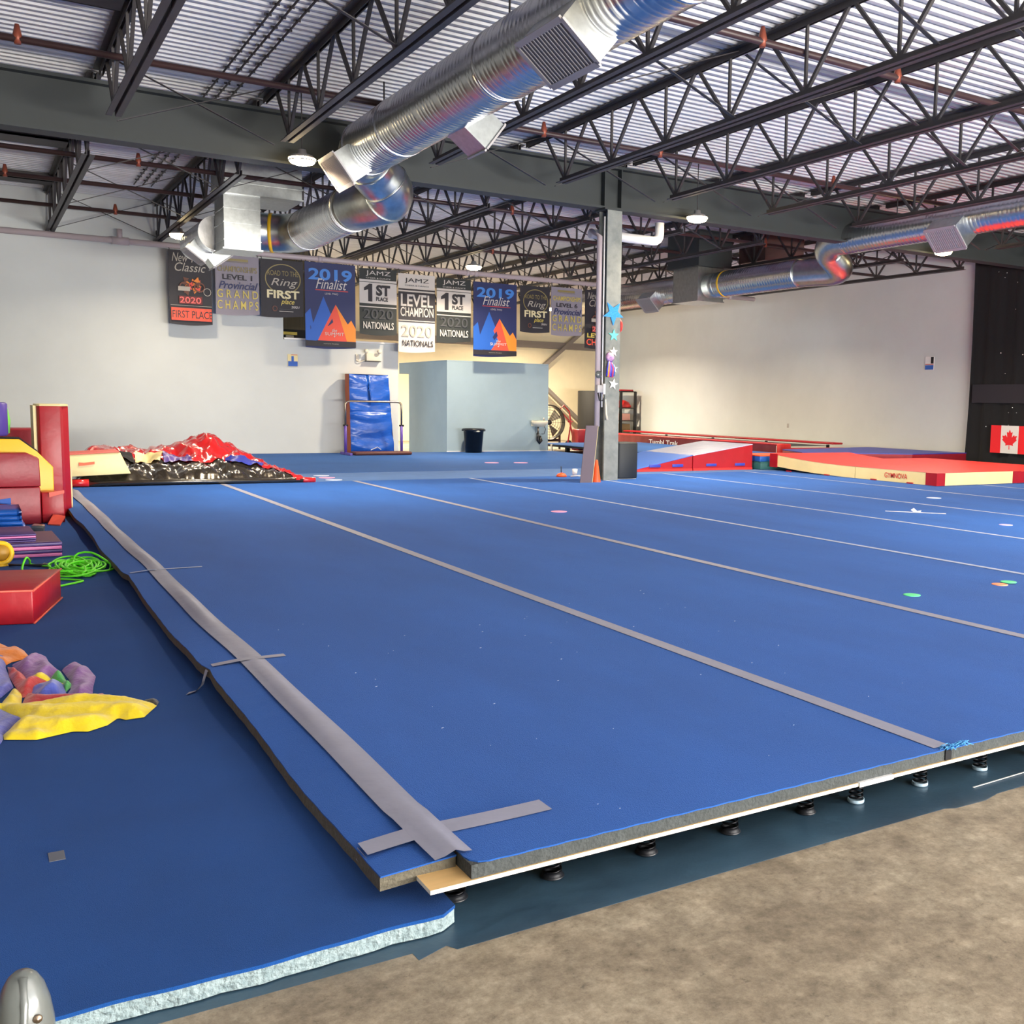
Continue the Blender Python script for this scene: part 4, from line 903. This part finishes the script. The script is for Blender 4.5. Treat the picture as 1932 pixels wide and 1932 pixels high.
wedge(11.20, 12.60, 15.4, 17.0, .44, .64, 'high half of the red and blue wedge ramp, its tall end to the right', (11.62, 12.3))
def padmat(x0, x1, y0, y1, z0, z1, label, text=None, zf=None):
    t = thing('landing_mat', label, 'gym mat', (x0, y0, z0), 'red topped mats with cream sides')
    zfb, zft = zf if zf else (z0, z1); n_ = 12; v = []
    for i in range(n_+1):
        s = i/n_; k = s*s; b0 = z0+(zfb-z0)*k; t0 = z1+(zft-z1)*k; yy = y0+(y1-y0)*s
        v += [(x0, yy, b0), (x0, yy, t0), (x1, yy, t0), (x1, yy, b0)]
    def seg(mb, i0, i1, cols): 
        for i in range(i0, i1):
            for c in cols: mb.f.append((i*4+c, (i+1)*4+c, (i+1)*4+(c+1) % 4, i*4+(c+1) % 4)); mb.sm.append(False); mb.mi.append(0)
    a = MB(); a.v = list(v); seg(a, 0, n_, (0, 2)); a.f += [(0, 1, 2, 3), tuple(4*n_+k for k in (3, 2, 1, 0))]; a.sm += [False]*2; a.mi += [0]*2
    a.build('cream_side', M['creamvinyl'], t)
    b_ = MB(); b_.v = [(p[0]+(-.006 if p[0] == x0 else .006), p[1], p[2]) for p in v]; seg(b_, 0, n_, (1,)); b_.build('red_top', M['brightred'], t)
    for (cx, cy) in (() if zf else ((x0, y0), (x1, y0))):
        s = .001; sx = 1 if cx == x0 else -1
        MB().box(min(cx-sx*.008, cx+sx*.19), max(cx-sx*.008, cx+sx*.19), cy-.008, cy-.0005, z0, z1).box(min(cx-sx*.008, cx-sx*.0005), max(cx-sx*.008, cx-sx*.0005), cy, cy+.22, z0, z1).build('red_corner', M['red'], t)
    if text:
        mb = MB(); text_mb(mb, text, 0, (z0+z1)/2+.005, .50, .085, lambda p, q: (x0-.009, 11.98-p, q), .006); mb.build('red_lettering', M['brightred'], t)
    if zf: MB().box(x0-.010, x0+.0, y1-.22, y1, zfb-.03, zft).build('red_corner', M['red'], t)
    for q in (.3, .75): MB().box(x0-.03, x0-.002, y0+(y1-y0)*q-.06, y0+(y1-y0)*q+.06, z0-.0, z0+.02).build('carry_strap', M['red'], t)
padmat(12.88, 14.95, 11.12, 12.92, ZT, .355, 'red topped mat with cream sides and red lettering nearest the camera on the right', 'GYMNOVA')
padmat(12.88, 14.95, 12.93, 15.2, ZT, .355, 'red topped mat with cream sides curving up at its far end, behind the lettered one', None, (ZT+.09, .47))
padmat(14.98, 17.0, 11.14, 15.0, ZT, .345, 'red topped mat cut off by the right picture edge beside the lettered one')
def polymat(poly, z0, z1, top, side, label, name='landing_mat', cat='gym mat', lo=None, group=None):
    c = (sum(p[0] for p in poly)/len(poly), sum(p[1] for p in poly)/len(poly), z0)
    t = thing(name, label, cat, c, group); MB().prism(poly, z0, z1-.015).build('side_cover', side, t, bevel=.01)
    c2 = [(p[0]+(c[0]-p[0])*-.002, p[1]+(c[1]-p[1])*-.002) for p in poly]
    MB().prism(c2, z1-.015, z1).build('top_cover', top, t); return t
polymat([(15.5, 17.2), (17.7, 16.0), (19.75, 16.2), (19.6, 19.2), (16.0, 18.45)], .004, .37, M['royal'], M['darkred'], 'wide royal blue mat with dark red sides against the right wall')
polymat([(12.72, 15.28), (14.2, 15.28), (14.2, 16.4), (12.72, 16.4)], ZT, .30, M['green'], M['green'], 'dark green mat tucked low beside the high end of the ramp')
polymat([(12.75, 15.35), (14.0, 15.35), (14.0, 16.2), (12.75, 16.2)], .301, .42, M['orange'], M['navyvinyl'], 'orange topped mat with navy sides lying on the green mat')

# ------------------------------------------------------------------ around the column
t = thing('loudspeaker', 'black loudspeaker cabinet standing right of the column foot', 'speaker', (8.82, 14.1, ZT))
pl = [(8.63, 13.97), (8.67, 13.92), (8.78, 13.90), (8.92, 13.90), (9.02, 13.93), (9.05, 13.99), (9.02, 14.3), (8.68, 14.3)]
MB().prism(pl, ZT+.01, ZT+.59).build('cabinet', M['darkgrey'], t, bevel=.02); MB().prism([(8.62, 13.96), (9.02, 13.96), (9.02, 14.28), (8.62, 14.28)], ZT, ZT+.009).build('base', M['white'], t, bevel=.003)
t = thing('folding_board', 'greyish mauve carpeted panel leaning against the column foot', 'panel', (7.85, 13.55, ZT))
def lp(a, b_, h): return (a+.22*(h-ZT)/.86, b_+.22*(h-ZT)/.86, h)
MB().prism([(7.735, 13.53), (7.93, 13.50), (7.935, 13.52), (7.74, 13.55)], ZT, ZT+.86, lp).build('panel_face', mat('mauve_carpet', (98, 88, 100), .85), t)
MB().prism([(7.936, 13.50), (7.945, 13.60), (7.938, 13.60), (7.931, 13.50)], ZT, ZT+.85, lp).build('pale_edge', M['creamvinyl'], t)
tag(MB().lathe([(.07, 0), (.066, .02), (.02, .33), (.012, .34), (0, .34)], (8.06, 13.60, ZT), 20).build('traffic_cone', M['orange'], loc=(8.06, 13.60, ZT)), 'orange cone between the leaning panel and the column', 'cone')
t = thing('balance_disc', 'small red dome with a black stick lying on the carpet left of the leaning panel', 'toy', (8.08, 14.75, ZT))
MB().lathe([(.0, .0), (.085, .0), (.09, .015), (.06, .05), (.02, .065), (0, .067)], (8.08, 14.75, ZT), 24).build('dome', M['orange'], t); MB().tube([(8.075, 14.75, ZT+.05), (8.07, 14.75, ZT+.17)], .007, 6).build('stick', M['blackplastic'], t)
tag(MB().lathe([(0, 0), (.033, 0), (.045, .125), (.04, .125), (.03, .01), (0, .01)], (8.30, 14.7, ZT), 24).build('paper_cup', M['white'], loc=(8.3, 14.7, ZT)), 'white cup standing left of the leaning panel', 'cup')
tag(MB().tube([(8.18, 14.62, ZT+.01), (8.26, 14.5, ZT+.03), (8.36, 14.56, ZT+.02), (8.44, 14.6, ZT+.012), (8.5, 14.52, ZT+.01)], .012, 6).build('crumpled_tape', M['white'], loc=(8.3, 14.55, ZT)), 'crumpled white tape scrap by the cup', 'tape')
def star(cx, cz, r, y, th, m_, label, rot=0):
    pts = [(cx+(r if k % 2 == 0 else r*.42)*math.sin(rot+k*PI/5), cz+(r if k % 2 == 0 else r*.42)*math.cos(rot+k*PI/5)) for k in range(10)]
    tag(MB().prism(pts, y, y+th, lambda a, b_, h: (a, h, b_)).build('star_decoration', m_, loc=(cx, y, cz)), label, 'star', 'stars on the column')
star(8.42, 2.75, .19, 13.76, .015, mat('glitter_blue', (24, 130, 232), .3, rgb2=(70, 180, 250), vscale=60), 'large glittery blue star high on the column', PI)
star(8.44, 2.41, .095, 13.77, .01, mat('turquoise_paper', (110, 232, 220), .5), 'turquoise star below the large blue star')
star(8.44, 2.16, .08, 13.77, .01, M['white'], 'white star just above the ribbon doll')
star(8.46, 1.90, .07, 13.785, .01, M['white'], 'white star half hidden behind the ribbon doll')
star(8.445, 1.66, .09, 13.77, .01, M['white'], 'lowest white star on the column', .2)
t = thing('ribbon_doll', 'ribbon ornament with round head and rainbow streamers taped to the column', 'ornament', (8.37, 13.74, 2.0))
MB().lathe([(0, -.03), (.05, -.028), (.075, 0), (.05, .02), (0, .02)], (8.37, 13.76, 2.07), 20, 'y').build('head', mat('doll_head', (150, 120, 190), .5, rgb2=(240, 180, 200), vscale=20), t)
for i, cc in enumerate(((60, 60, 200), (240, 200, 60), (230, 80, 150), (70, 120, 240), (120, 60, 180), (240, 90, 90), (60, 110, 230))):
    x = 8.31+i*.021; MB().tube([(8.36+.006*(i-3), 13.75, 2.02), (x, 13.735, 1.9), (x-.01, 13.74, 1.78-.01*(i % 3))], [.008, .013, .014], 6).build('streamer', mat(f'streamer_{i}', cc, .4), t)
t = thing('fire_alarm_bell', 'red round alarm bell on the right side of the column beside the blue star', 'alarm bell', (8.58, 13.95, 2.57))
MB().lathe([(0, .07), (.10, .06), (.14, .02), (.15, -.0), (0, 0)], (8.575, 13.93, 2.57), 28, 'x').build('gong', M['brightred'], t); MB().box(8.571, 8.62, 13.89, 13.97, 2.5, 2.58).build('mount', M['red'], t)
t = thing('conduit_box', 'grey socket box with a hanging cord on the left side of the column', 'socket box', (8.2, 13.8, 1.6))
MB().box(8.14, 8.24, 13.74, 13.81, 1.52, 1.64).build('box', M['grille'], t, bevel=.006); MB().box(8.25, 8.29, 13.75, 13.79, 1.5, 1.66).build('plug', M['white'], t)
MB().tube([(8.16, 13.76, 1.52), (8.18, 13.74, 1.40), (8.24, 13.74, 1.40), (8.26, 13.76, 1.5)], .012, 8).build('cord_loop', M['blackplastic'], t)
MB().tube([(8.30, 13.76, 1.42), (8.31, 13.75, 1.2), (8.33, 13.75, 1.1)], [.008, .014, .02], 8).build('cord_tail', M['skin'], t)
MB().lathe([(0, -.02), (.05, -.018), (.06, 0), (.05, .02), (0, .02)], (8.18, 13.78, 1.80), 14, 'y').build('clear_tag', M['clearplastic'], t)

# ------------------------------------------------------------------ left stack of mats
ZM = .0525
t = thing('foam_tower', 'tall red foam block with cream top standing on end at the floor edge', 'foam block', (.72, 12.5, ZM))
pl = [(.575, 12.34), (.60, 12.30), (.79, 12.30), (.815, 12.38), (.87, 12.44), (.88, 12.95), (.575, 12.95)]
MB().prism(pl, ZM, 1.215).build('red_cover', M['red'], t, bevel=.006)
MB().prism([(.573, 12.335), (.60, 12.295), (.79, 12.295), (.87, 12.43), (.882, 12.955), (.573, 12.955)], 1.215, 1.235).build('cream_top', M['creamvinyl'], t, bevel=.005)
MB().box(.545, .574, 12.36, 12.95, ZM, 1.22).build('cream_side', M['creamvinyl'], t)
MB().box(.875, .888, 12.5, 12.96, ZM, .55).build('cream_edge', M['creamvinyl'], t)
tag(MB().box(-.6, .70, 13.6, 14.2, ZM, .94).build('foam_block', M['darkred'], loc=(.2, 13.9, ZM), bevel=.02), 'dark red foam block behind the purple roll and the tall tower', 'foam block')
t = thing('foam_arch', 'yellow foam arch piece behind the stacked red blocks', 'foam block', (.3, 12.1, ZM))
MB().prism([(-.6, .05), (.69, .05), (.69, .60), (.56, .75), (.40, .885), (-.6, .90)], 12.05, 12.27, lambda a, b_, h: (a, h, b_)).build('yellow_cover', M['yellow'], t, bevel=.008)
MB().prism([(-.6, .902), (.40, .889), (.56, .754), (.555, .77), (.405, .90), (-.6, .912)], 12.06, 12.26, lambda a, b_, h: (a, h, b_)).build('black_piping', M['dark'], t)
t = thing('foam_roll', 'purple foam cylinder standing on top of the yellow arch', 'foam roll', (.2, 12.17, .91))
MB().lathe([(0, 0), (.10, 0), (.115, .02), (.115, .32), (.10, .335), (0, .335)], (.2, 12.165, .913), 32).build('purple_cover', M['purple'], t)
tag(MB().lathe([(0, 0), (.05, .02), (.06, .15), (.04, .27), (0, .3)], (.285, 12.42, .913), 16).build('foam_ball_stick', M['lime'], loc=(.28, 12.42, .91)), 'lime green foam piece peeking out behind the purple cylinder', 'foam piece')
MBt = None
t = thing('foam_block', 'upper dark red foam block stacked over the one with the blue handle', 'foam block', (.1, 11.9, .42), 'stacked red foam blocks')
MB().prism([(-.7, .425), (.56, .425), (.555, .70), (.45, .755), (-.7, .765)], 11.78, 12.04, lambda a, b_, h: (a, h, b_)).build('red_cover', M['darkred'], t, bevel=.008)
t = thing('foam_block', 'lower dark red foam block with a blue handle under another red block', 'foam block', (.1, 11.9, ZM), 'stacked red foam blocks')
MB().box(-.7, .555, 11.76, 12.04, ZM, .42).build('red_cover', M['darkred'], t, bevel=.01)
MB().prism([(.05, .295), (.16, .30), (.30, .32), (.30, .255), (.16, .27), (.05, .275)], 11.748, 11.758, lambda a, b_, h: (a, h, b_)).build('blue_handle', rb, t)
t = thing('foam_step', 'small red foam step with coral strap right of the stacked blocks', 'foam block', (.66, 11.95, ZM))
MB().box(.565, .765, 11.82, 12.04, ZM, .36).build('red_cover', M['red'], t, bevel=.01); MB().prism([(.63, .31), (.765, .35), (.765, .38), (.63, .36)], 11.80, 11.818, lambda a, b_, h: (a, h, b_)).build('coral_strap', M['coral'], t)
t = thing('coral_flap', 'small coral flap mat lying against the foot of the red step', 'gym mat', (.68, 11.6, ZM))
MB().prism([(.60, 11.62), (.70, 11.52), (.76, 11.72), (.66, 11.80)], [ZM, ZM, ZM+.06, ZM+.08], [ZM+.012, ZM+.012, ZM+.075, ZM+.09]).build('cover', M['coral'], t)
t = thing('folded_mat', 'blue folded panel mat, a stack of crumpled layers at the left edge', 'gym mat', (.1, 11.2, ZM))
rnd = random.Random(2)
for k in range(5):
    z = ZM+.0005+k*.045; mb = MB(); n_ = 26; v = []; ph = rnd.random()*6
    for i in range(n_+1):
        x = -.7+1.10*i/n_-(.02*k if i == n_ else 0); d = .008*math.sin(x*14+ph); v += [(x, 10.88+d, z+.002), (x, 10.87+d, z+.022+.006*math.sin(x*9+ph)), (x, 10.88+d, z+.040+.003*math.sin(x*7)), (x, 11.55, z+.042), (x, 11.55, z)]
    mb.add(v, [(i*5+j, (i+1)*5+j, (i+1)*5+(j+1) % 5, i*5+(j+1) % 5) for i in range(n_) for j in range(5)]+[(0, 1, 2, 3, 4), tuple(n_*5+q for q in (4, 3, 2, 1, 0))], True)
    mb.build('panel', M['navyvinyl'], t)
MB().prism([(.43, 11.0), (.53, 10.95), (.55, 11.1), (.46, 11.2)], ZM, ZM+.07).build('silver_end', M['clearplastic'], t, bevel=.01)
def layered(x1, y0, y1, z0, cols, h, label):
    t = thing('panel_mat', label, 'gym mat', (0, y0, z0), 'purple and pink folded panel mats')
    for k, c in enumerate(cols):
        z = z0+k*h; MB().prism([(-.7, y0+.05), (x1+.004*(k % 2), y0), (x1-.02, y1), (-.7, y1+.04)], z, z+h-.003).build('panel', M[c], t, bevel=.004)
    return t
layered(.575, 9.36, 10.15, ZM, ['pink', 'purpledark', 'pink', 'purpledark'], .0285, 'wider folded purple and pink panel mat lying at the bottom')
MB().prism([(-.7, 9.43), (.57, 9.38), (.55, 10.13), (-.7, 10.17)], ZM+.1142, ZM+.117).build('plum_cover', M['plum'], [o for o in COL.objects if o.name == 'panel_mat'][0])
layered(.40, 9.42, 10.0, ZM+.1175, ['purpledark', 'purpledark', 'pink', 'purpledark'], .0165, 'shorter folded purple mat with pink top lying on the wider one')
t = thing('red_foam_mat', 'red vinyl foam block cut off by the picture edge before the green rope', 'foam block', (0, 7, ZM))
MB().prism([(.255, 6.63), (.44, 7.39), (-.35, 7.6), (-.6, 6.85)], ZM, .245).build('red_cover', M['red'], t, bevel=.008)
for a, b_ in (((.258, 6.627), (.444, 7.388)), ((.258, 6.627), (-.6, 6.845))): MB().tube([(*a, .243), (*b_, .243)], .006, 6).build('top_seam', M['coral'], t)
for a, b_ in (((.258, 6.627), (.444, 7.388)),): MB().tube([(*a, ZM+.006), (*b_, ZM+.006)], .006, 6).build('bottom_seam', M['coral'], t)
pts = [(.15+.07*math.cos(a), 9.0+.02*math.sin(a), ZM+.095+.075*math.sin(a)) for a in [2*PI*k/32 for k in range(32)]]
t = thing('yellow_wheel', 'yellow ring with brown centre at the left picture edge', 'ring', (.15, 9, ZM))
MB().tube(pts, .018, 12, closed=True).build('rim', M['yellow'], t); MB().lathe([(0, -.008), (.062, -.008), (.062, .008), (0, .008)], (.15, 9.0, ZM+.095), 24, 'y').build('centre', mat('ochre_centre', (176, 130, 40), .5), t)
MB().lathe([(0, 0), (.05, 0), (.03, .018), (0, .018)], (.15, 9.0, ZM), 12).build('foot', M['yellow'], t)
t = thing('black_strap', 'thin black strap with a silver tip lying behind the red block', 'strap', (.3, 8.9, ZM))
MB().tube([(.2, 8.93, ZM+.012), (.24, 8.91, ZM+.012), (.34, 8.86, ZM+.012), (.43, 8.80, ZM+.014)], [.012, .008, .008, .014], 6).build('strap_band', M['blackplastic'], t)
MB().tube([(.42, 8.84, ZM+.02), (.455, 8.78, ZM+.02)], .008, 6).build('silver_tip', M['lampmetal'], t)
# lime rope
rnd = random.Random(21); pts = []
for k in range(420):
    a = k*.27; q = k/420
    ax = .16+.035*math.sin(k*.113)+.02*math.sin(k*.031); ay = .36+.10*math.sin(k*.071+1)
    cx = .63+.05*math.sin(k*.041+2)+.02*math.sin(k*.19); cy = 8.55+.12*math.sin(k*.053)
    pts.append((cx+ax*math.cos(a)*(.65+.35*math.sin(k*.087)), cy+ay*math.sin(a), ZM+.008+.026*(.5+.5*math.sin(k*.37))+.012*q))
pts += [(.62, 8.9, ZM+.04), (.66, 8.95, ZM+.08), (.74, 8.85, ZM+.09), (.80, 8.7, ZM+.06), (.84, 8.55, ZM+.03), (.82, 8.4, ZM+.01)]
pts2 = [(.45, 8.75, ZM+.012), (.34, 8.9, ZM+.012), (.33, 8.85, ZM+.05), (.30, 8.7, ZM+.09), (.27, 8.55, ZM+.02), (.33, 8.3, ZM+.01), (.5, 8.35, ZM+.01), (.62, 8.3, ZM+.01)]
pts3 = [(.40, 8.0, ZM+.01), (.46, 8.12, ZM+.01), (.60, 8.0, ZM+.01), (.58, 7.93, ZM+.01), (.44, 7.80, ZM+.01), (.38, 7.72, ZM+.01)]
def smooth(p, n_=3): return arc_path(p, n_)
pts = [(p[0], p[1]*.86+1.19, p[2]) for p in pts]
t = thing('rope_bundle', 'heap of thin bright green rope tangled beside the blue spring floor', 'rope', (.6, 8.5, ZM))
MB().tube(smooth(pts, 2), .0078, 5).build('coiled_rope', M['rope'], t)
MB().tube(smooth(pts2, 6), .0078, 5).build('left_strand', M['rope'], t); MB().tube(smooth(pts3, 6), .0078, 5).build('front_loop', M['rope'], t)

# ------------------------------------------------------------------ crumpled cloths as height fields
def inside(p, poly):
    x, y = p; c = False; n_ = len(poly); j = n_-1
    for i in range(n_):
        xi, yi = poly[i]; xj, yj = poly[j]
        if (yi > y) != (yj > y) and x < (xj-xi)*(y-yi)/(yj-yi)+xi: c = not c
        j = i
    return c
def edge_d(p, poly):
    x, y = p; d = 9; n_ = len(poly)
    for i in range(n_):
        ax, ay = poly[i]; bx, by = poly[(i+1) % n_]; dx, dy = bx-ax, by-ay; L2 = dx*dx+dy*dy or 1e-9
        q = max(0, min(1, ((x-ax)*dx+(y-ay)*dy)/L2)); d = min(d, math.hypot(x-ax-q*dx, y-ay-q*dy))
    return d
def field(poly, step, hfun, z0, sy=1.0):
    """cloth patch over a footprint polygon: vertices near the rim snap to it"""
    xs = [p[0] for p in poly]; ys = [p[1] for p in poly]; nx = int((max(xs)-min(xs))/step)+2; ny = int((max(ys)-min(ys))/(step*sy))+2
    X0, Y0 = min(xs)-step/2, min(ys)-step*sy/2; mb = MB(); idx = {}
    def near(p):
        best = None; bd = 9; n_ = len(poly)
        for i in range(n_):
            ax, ay = poly[i]; bx, by = poly[(i+1) % n_]; dx, dy = bx-ax, by-ay; L2 = dx*dx+dy*dy or 1e-9
            q = max(0, min(1, ((p[0]-ax)*dx+(p[1]-ay)*dy)/L2)); c = (ax+q*dx, ay+q*dy); d = math.hypot(p[0]-c[0], p[1]-c[1])
            if d < bd: bd = d; best = c
        return best, bd
    def vid(i, j):
        if (i, j) in idx: return idx[(i, j)]
        p = (X0+i*step, Y0+j*step*sy)
        if not inside(p, poly): p, _ = near(p); d = 0
        else: d = edge_d(p, poly)
        mb.v.append((p[0], p[1], z0+hfun(p[0], p[1], d))); idx[(i, j)] = len(mb.v)-1; return idx[(i, j)]
    for i in range(nx):
        for j in range(ny):
            if any(inside((X0+(i+a)*step, Y0+(j+b_)*step*sy), poly) for a in (0, 1) for b_ in (0, 1)):
                mb.f.append((vid(i, j), vid(i+1, j), vid(i+1, j+1), vid(i, j+1))); mb.mi.append(0); mb.sm.append(True)
    return mb
def fold(x, y, s, ph=0):
    from mathutils import noise as nz
    a = nz.noise(Vector((x*s+ph, y*s*.45, ph))); b_ = nz.noise(Vector((x*s*2.3, y*s*1.1+ph, 4+ph)))
    return (1-abs(a)*2.2)*.7+(1-abs(b_)*2.2)*.3
PP = {'orange': [(-.15, 6.1), (.082, 6.127), (.125, 6.015), (.156, 6.02), (.18, 5.942), (.199, 5.764), (.12, 5.706), (.097, 5.659), (-.15, 5.891)],
'purple': [(.118, 5.648), (.198, 5.744), (.266, 5.749), (.273, 5.604), (.297, 5.456), (.311, 5.393), (.271, 5.324), (.253, 5.263), (.206, 5.271), (.172, 5.273), (.154, 5.441)],
'purple2': [(.313, 5.429), (.356, 5.52), (.393, 5.519), (.423, 5.426), (.438, 5.233), (.412, 5.057), (.398, 4.934), (.361, 4.86), (.318, 4.853), (.303, 4.97), (.323, 5.056), (.329, 5.239)],
'red': [(.10, 5.62), (.123, 5.569), (.154, 5.441), (.172, 5.30), (.25, 5.2), (.168, 5.05), (.14, 5.0), (.116, 5.235), (.101, 5.416)],
'red2': [(.156, 5.066), (.281, 4.935), (.374, 4.883), (.437, 4.911), (.464, 4.808), (.52, 4.80), (.55, 4.73), (.371, 4.784), (.243, 4.80), (.142, 4.81), (.134, 4.91)],
'blue': [(-.15, 5.85), (.076, 5.85), (.099, 5.879), (.116, 5.809), (.099, 5.717), (.092, 5.605), (.112, 5.204), (.059, 5.042), (-.15, 5.0)],
'blue3': [(.169, 5.124), (.245, 5.233), (.306, 5.114), (.298, 4.895), (.249, 4.933), (.188, 4.953)],
'green': [(.253, 5.263), (.307, 5.386), (.321, 5.174), (.334, 5.116), (.299, 5.004), (.295, 5.154)],
'yellow2': [(.138, 5.092), (.175, 5.271), (.246, 5.258), (.321, 5.123), (.312, 5.103), (.251, 5.205), (.186, 5.136), (.152, 5.027)],
'blue2': [(-.15, 4.852), (.055, 4.852), (.084, 4.793), (.123, 4.675), (.103, 4.62), (.056, 4.481), (.054, 4.422), (.045, 4.368), (-.15, 4.3)],
'yellow': [(-.15, 4.95), (.056, 4.923), (.115, 5.202), (.14, 5.06), (.13, 4.882), (.244, 4.864), (.374, 4.853), (.529, 4.737), (.611, 4.616), (.542, 4.469), (.475, 4.466), (.451, 4.506), (.405, 4.425), (.333, 4.375), (.282, 4.404), (.162, 4.361), (.057, 4.42), (.056, 4.481), (.123, 4.675), (.055, 4.82), (-.15, 4.85)],
'black': [(.556, 4.707), (.622, 4.716), (.626, 4.668), (.612, 4.623), (.564, 4.688)]}
PC = {'orange': (250, 140, 40), 'purple': (136, 72, 160), 'purple2': (128, 66, 152), 'red': (206, 38, 44), 'red2': (190, 36, 44), 'blue': (76, 84, 190), 'blue2': (60, 68, 170), 'blue3': (84, 100, 200), 'green': (70, 178, 84), 'yellow': (252, 222, 20), 'yellow2': (244, 216, 30), 'black': (24, 22, 26)}
PH = {'orange': .035, 'purple': .04, 'purple2': .035, 'red': .045, 'red2': .03, 'blue': .05, 'blue3': .05, 'green': .065, 'yellow2': .065, 'blue2': .035, 'yellow': .04, 'black': .02}
FA = ((18, 34), (60, -12), (-40, 22), (25, -30))
t = thing('play_parachute', 'crumpled rainbow play parachute heaped on the side mat at the left edge', 'parachute', (.25, 5, ZM))
for k, (nm, poly) in enumerate(PP.items()):
    if nm == 'yellow': k = 8
    A = PH[nm]
    field(poly, .008, lambda x, y, d: A*min(1, d/.05)**.7*(.72+.28*math.sin(FA[k % 4][0]*x+FA[k % 4][1]*y+2.2*fold(x, y, 4, k)))+.006*fold(x, y, 12, k)*min(1, d/.03)+.003, ZM, 2.0).build(('yellow' if 'yellow' in nm else nm.rstrip('23'))+'_panel', mat('parachute_'+nm, PC[nm], .5, sheen=.3, bump=.4, bscale=24), t)
# dark tarpaulin heap
TF = [(1.08, 15.0), (4.02, 14.86), (4.12, 14.95), (4.10, 15.6), (3.95, 16.6), (3.7, 17.4), (1.3, 17.4), (1.08, 16)]
def th(x, y, d):
    base = .10+.26*max(0, min(1, (y-15.0)/1.5)); pk = .22*math.exp(-((x-2.95)/.30)**2-((y-16.6)/.45)**2)
    taper = max(.05, min(1, (4.15-x)/.8))*(1 if y > 15 else .6); return (base*taper+pk)*min(1, d/.22)**.55+(.09*fold(x, y, 3.0, 3)+.045*fold(x, y, 7, 1)-.03)*min(1, d/.12)
t = thing('tarpaulin_heap', 'heap of crumpled black and red vinyl covers behind the blue floor', 'tarpaulin', (2.6, 15.8, ZT))
dark_poly = [(1.10, 15.0), (3.85, 14.89), (3.75, 15.25), (3.35, 15.45), (3.1, 15.7), (2.6, 15.6), (2.2, 15.75), (1.7, 15.9), (1.1, 15.9)]
red_poly = [(1.12, 15.88), (1.7, 15.9), (2.2, 15.75), (2.6, 15.6), (3.1, 15.7), (3.35, 15.45), (3.75, 15.25), (3.85, 14.89), (4.02, 14.86), (4.12, 14.95), (4.10, 15.6), (3.95, 16.6), (3.7, 17.4), (1.3, 17.4), (1.1, 16)]
field(dark_poly, .03, lambda x, y, d: th(x, y, edge_d((x, y), TF)), ZT).build('black_cover', M['tarpdark'], t)
field(red_poly, .03, lambda x, y, d: th(x, y, edge_d((x, y), TF))+.012, ZT).build('red_cover', M['tarpred'], t)
for poly, c in (([(1.9, 15.75), (2.2, 15.65), (2.3, 16.1), (1.95, 16.2)], 'creamvinyl'), ([(2.25, 15.65), (2.6, 15.55), (2.65, 16.0), (2.3, 16.15)], 'purple'), ([(3.05, 15.5), (3.5, 15.35), (3.6, 15.62), (3.1, 15.85)], 'royal'), ([(1.6, 15.8), (1.9, 15.7), (1.9, 16.1), (1.6, 16.2)], 'black')):
    field(poly, .04, lambda x, y, d: th(x, y, edge_d((x, y), TF))+.03, ZT).build('cover_patch', M[c], t)
MB().tube([(1.1, 14.97, ZT+.04), (2.4, 14.93, ZT+.045), (3.95, 14.86, ZT+.035)], .035, 10).build('rolled_hem', M['tarpdark'], t)
MB().tube([(1.02, 14.95, ZT+.055), (1.25, 14.93, ZT+.055)], .05, 12).build('red_end', M['tarpred'], t)
MB().tube([(3.85, 14.87, ZT+.04), (4.12, 14.86, ZT+.03)], .04, 10).build('red_end', M['tarpred'], t)
t = thing('foam_wedge', 'cream and red foam wedge with a red handle lying on the tarpaulin heap', 'foam wedge', (1.3, 15, .27))
MB().prism([(.85, .285), (1.74, .32), (1.62, .60), (.85, .56)], 14.9, 15.5, lambda a, b_, h: (a, h, b_)).build('cream_body', M['creamvinyl'], t, bevel=.008)
MB().prism([(.85, .563), (1.62, .603), (1.60, .615), (.85, .575)], 14.89, 15.52, lambda a, b_, h: (a, h, b_)).build('red_top', M['coral'], t)
MB().prism([(1.14, .43), (1.20, .435), (1.32, .45), (1.32, .485), (1.20, .47), (1.14, .475)], 14.888, 14.899, lambda a, b_, h: (a, h, b_)).build('red_handle', M['orange'], t)

# more mats beside the picture, unseen and assumed for red duct reflections, and the plastic post at the lower left
for x, y, z1, lb, m_ in ((-3.2, 9, 1.3, 'large red crash mat stack assumed left of the picture', 'red'), (-3.4, 5, .9, 'large red foam mat assumed far left of the picture', 'red')):
    tag(MB().box(x-.6, x+.9, y-1.6, y+1.6, ZM, z1).build('assumed_mat_stack', M[m_], loc=(x, y, ZM), bevel=.04), lb, 'gym mat')
px_, py_ = .028, 1.50
prof = [(.046, 0), (.046, .05), (.040, .3), (.036, .50)]+[(.036*math.cos(a)**.8 if a < 1.5 else 0, .50+.10*math.sin(a)) for a in (.3, .6, .9, 1.15, 1.35, 1.5708)]
t = thing('plastic_post', 'cloudy grey plastic post with rounded ribbed top at the lower left corner', 'post', (px_, py_, 0))
MB().lathe(prof, (px_, py_, 0), 32).build('post_body', M['clearplastic'], t)
MB().tube([(px_-.006, py_-.039, .3), (px_-.004, py_-.036, .50), (px_, py_-.026, .565), (px_, py_-.012, .595)], .006, 8).build('raised_rib', M['clearplastic'], t)
MB().lathe([(0, -.004), (.005, -.003), (.006, 0)], (px_+.014, py_-.031, .545), 10, 'y').build('rivet', M['chrome'], t)
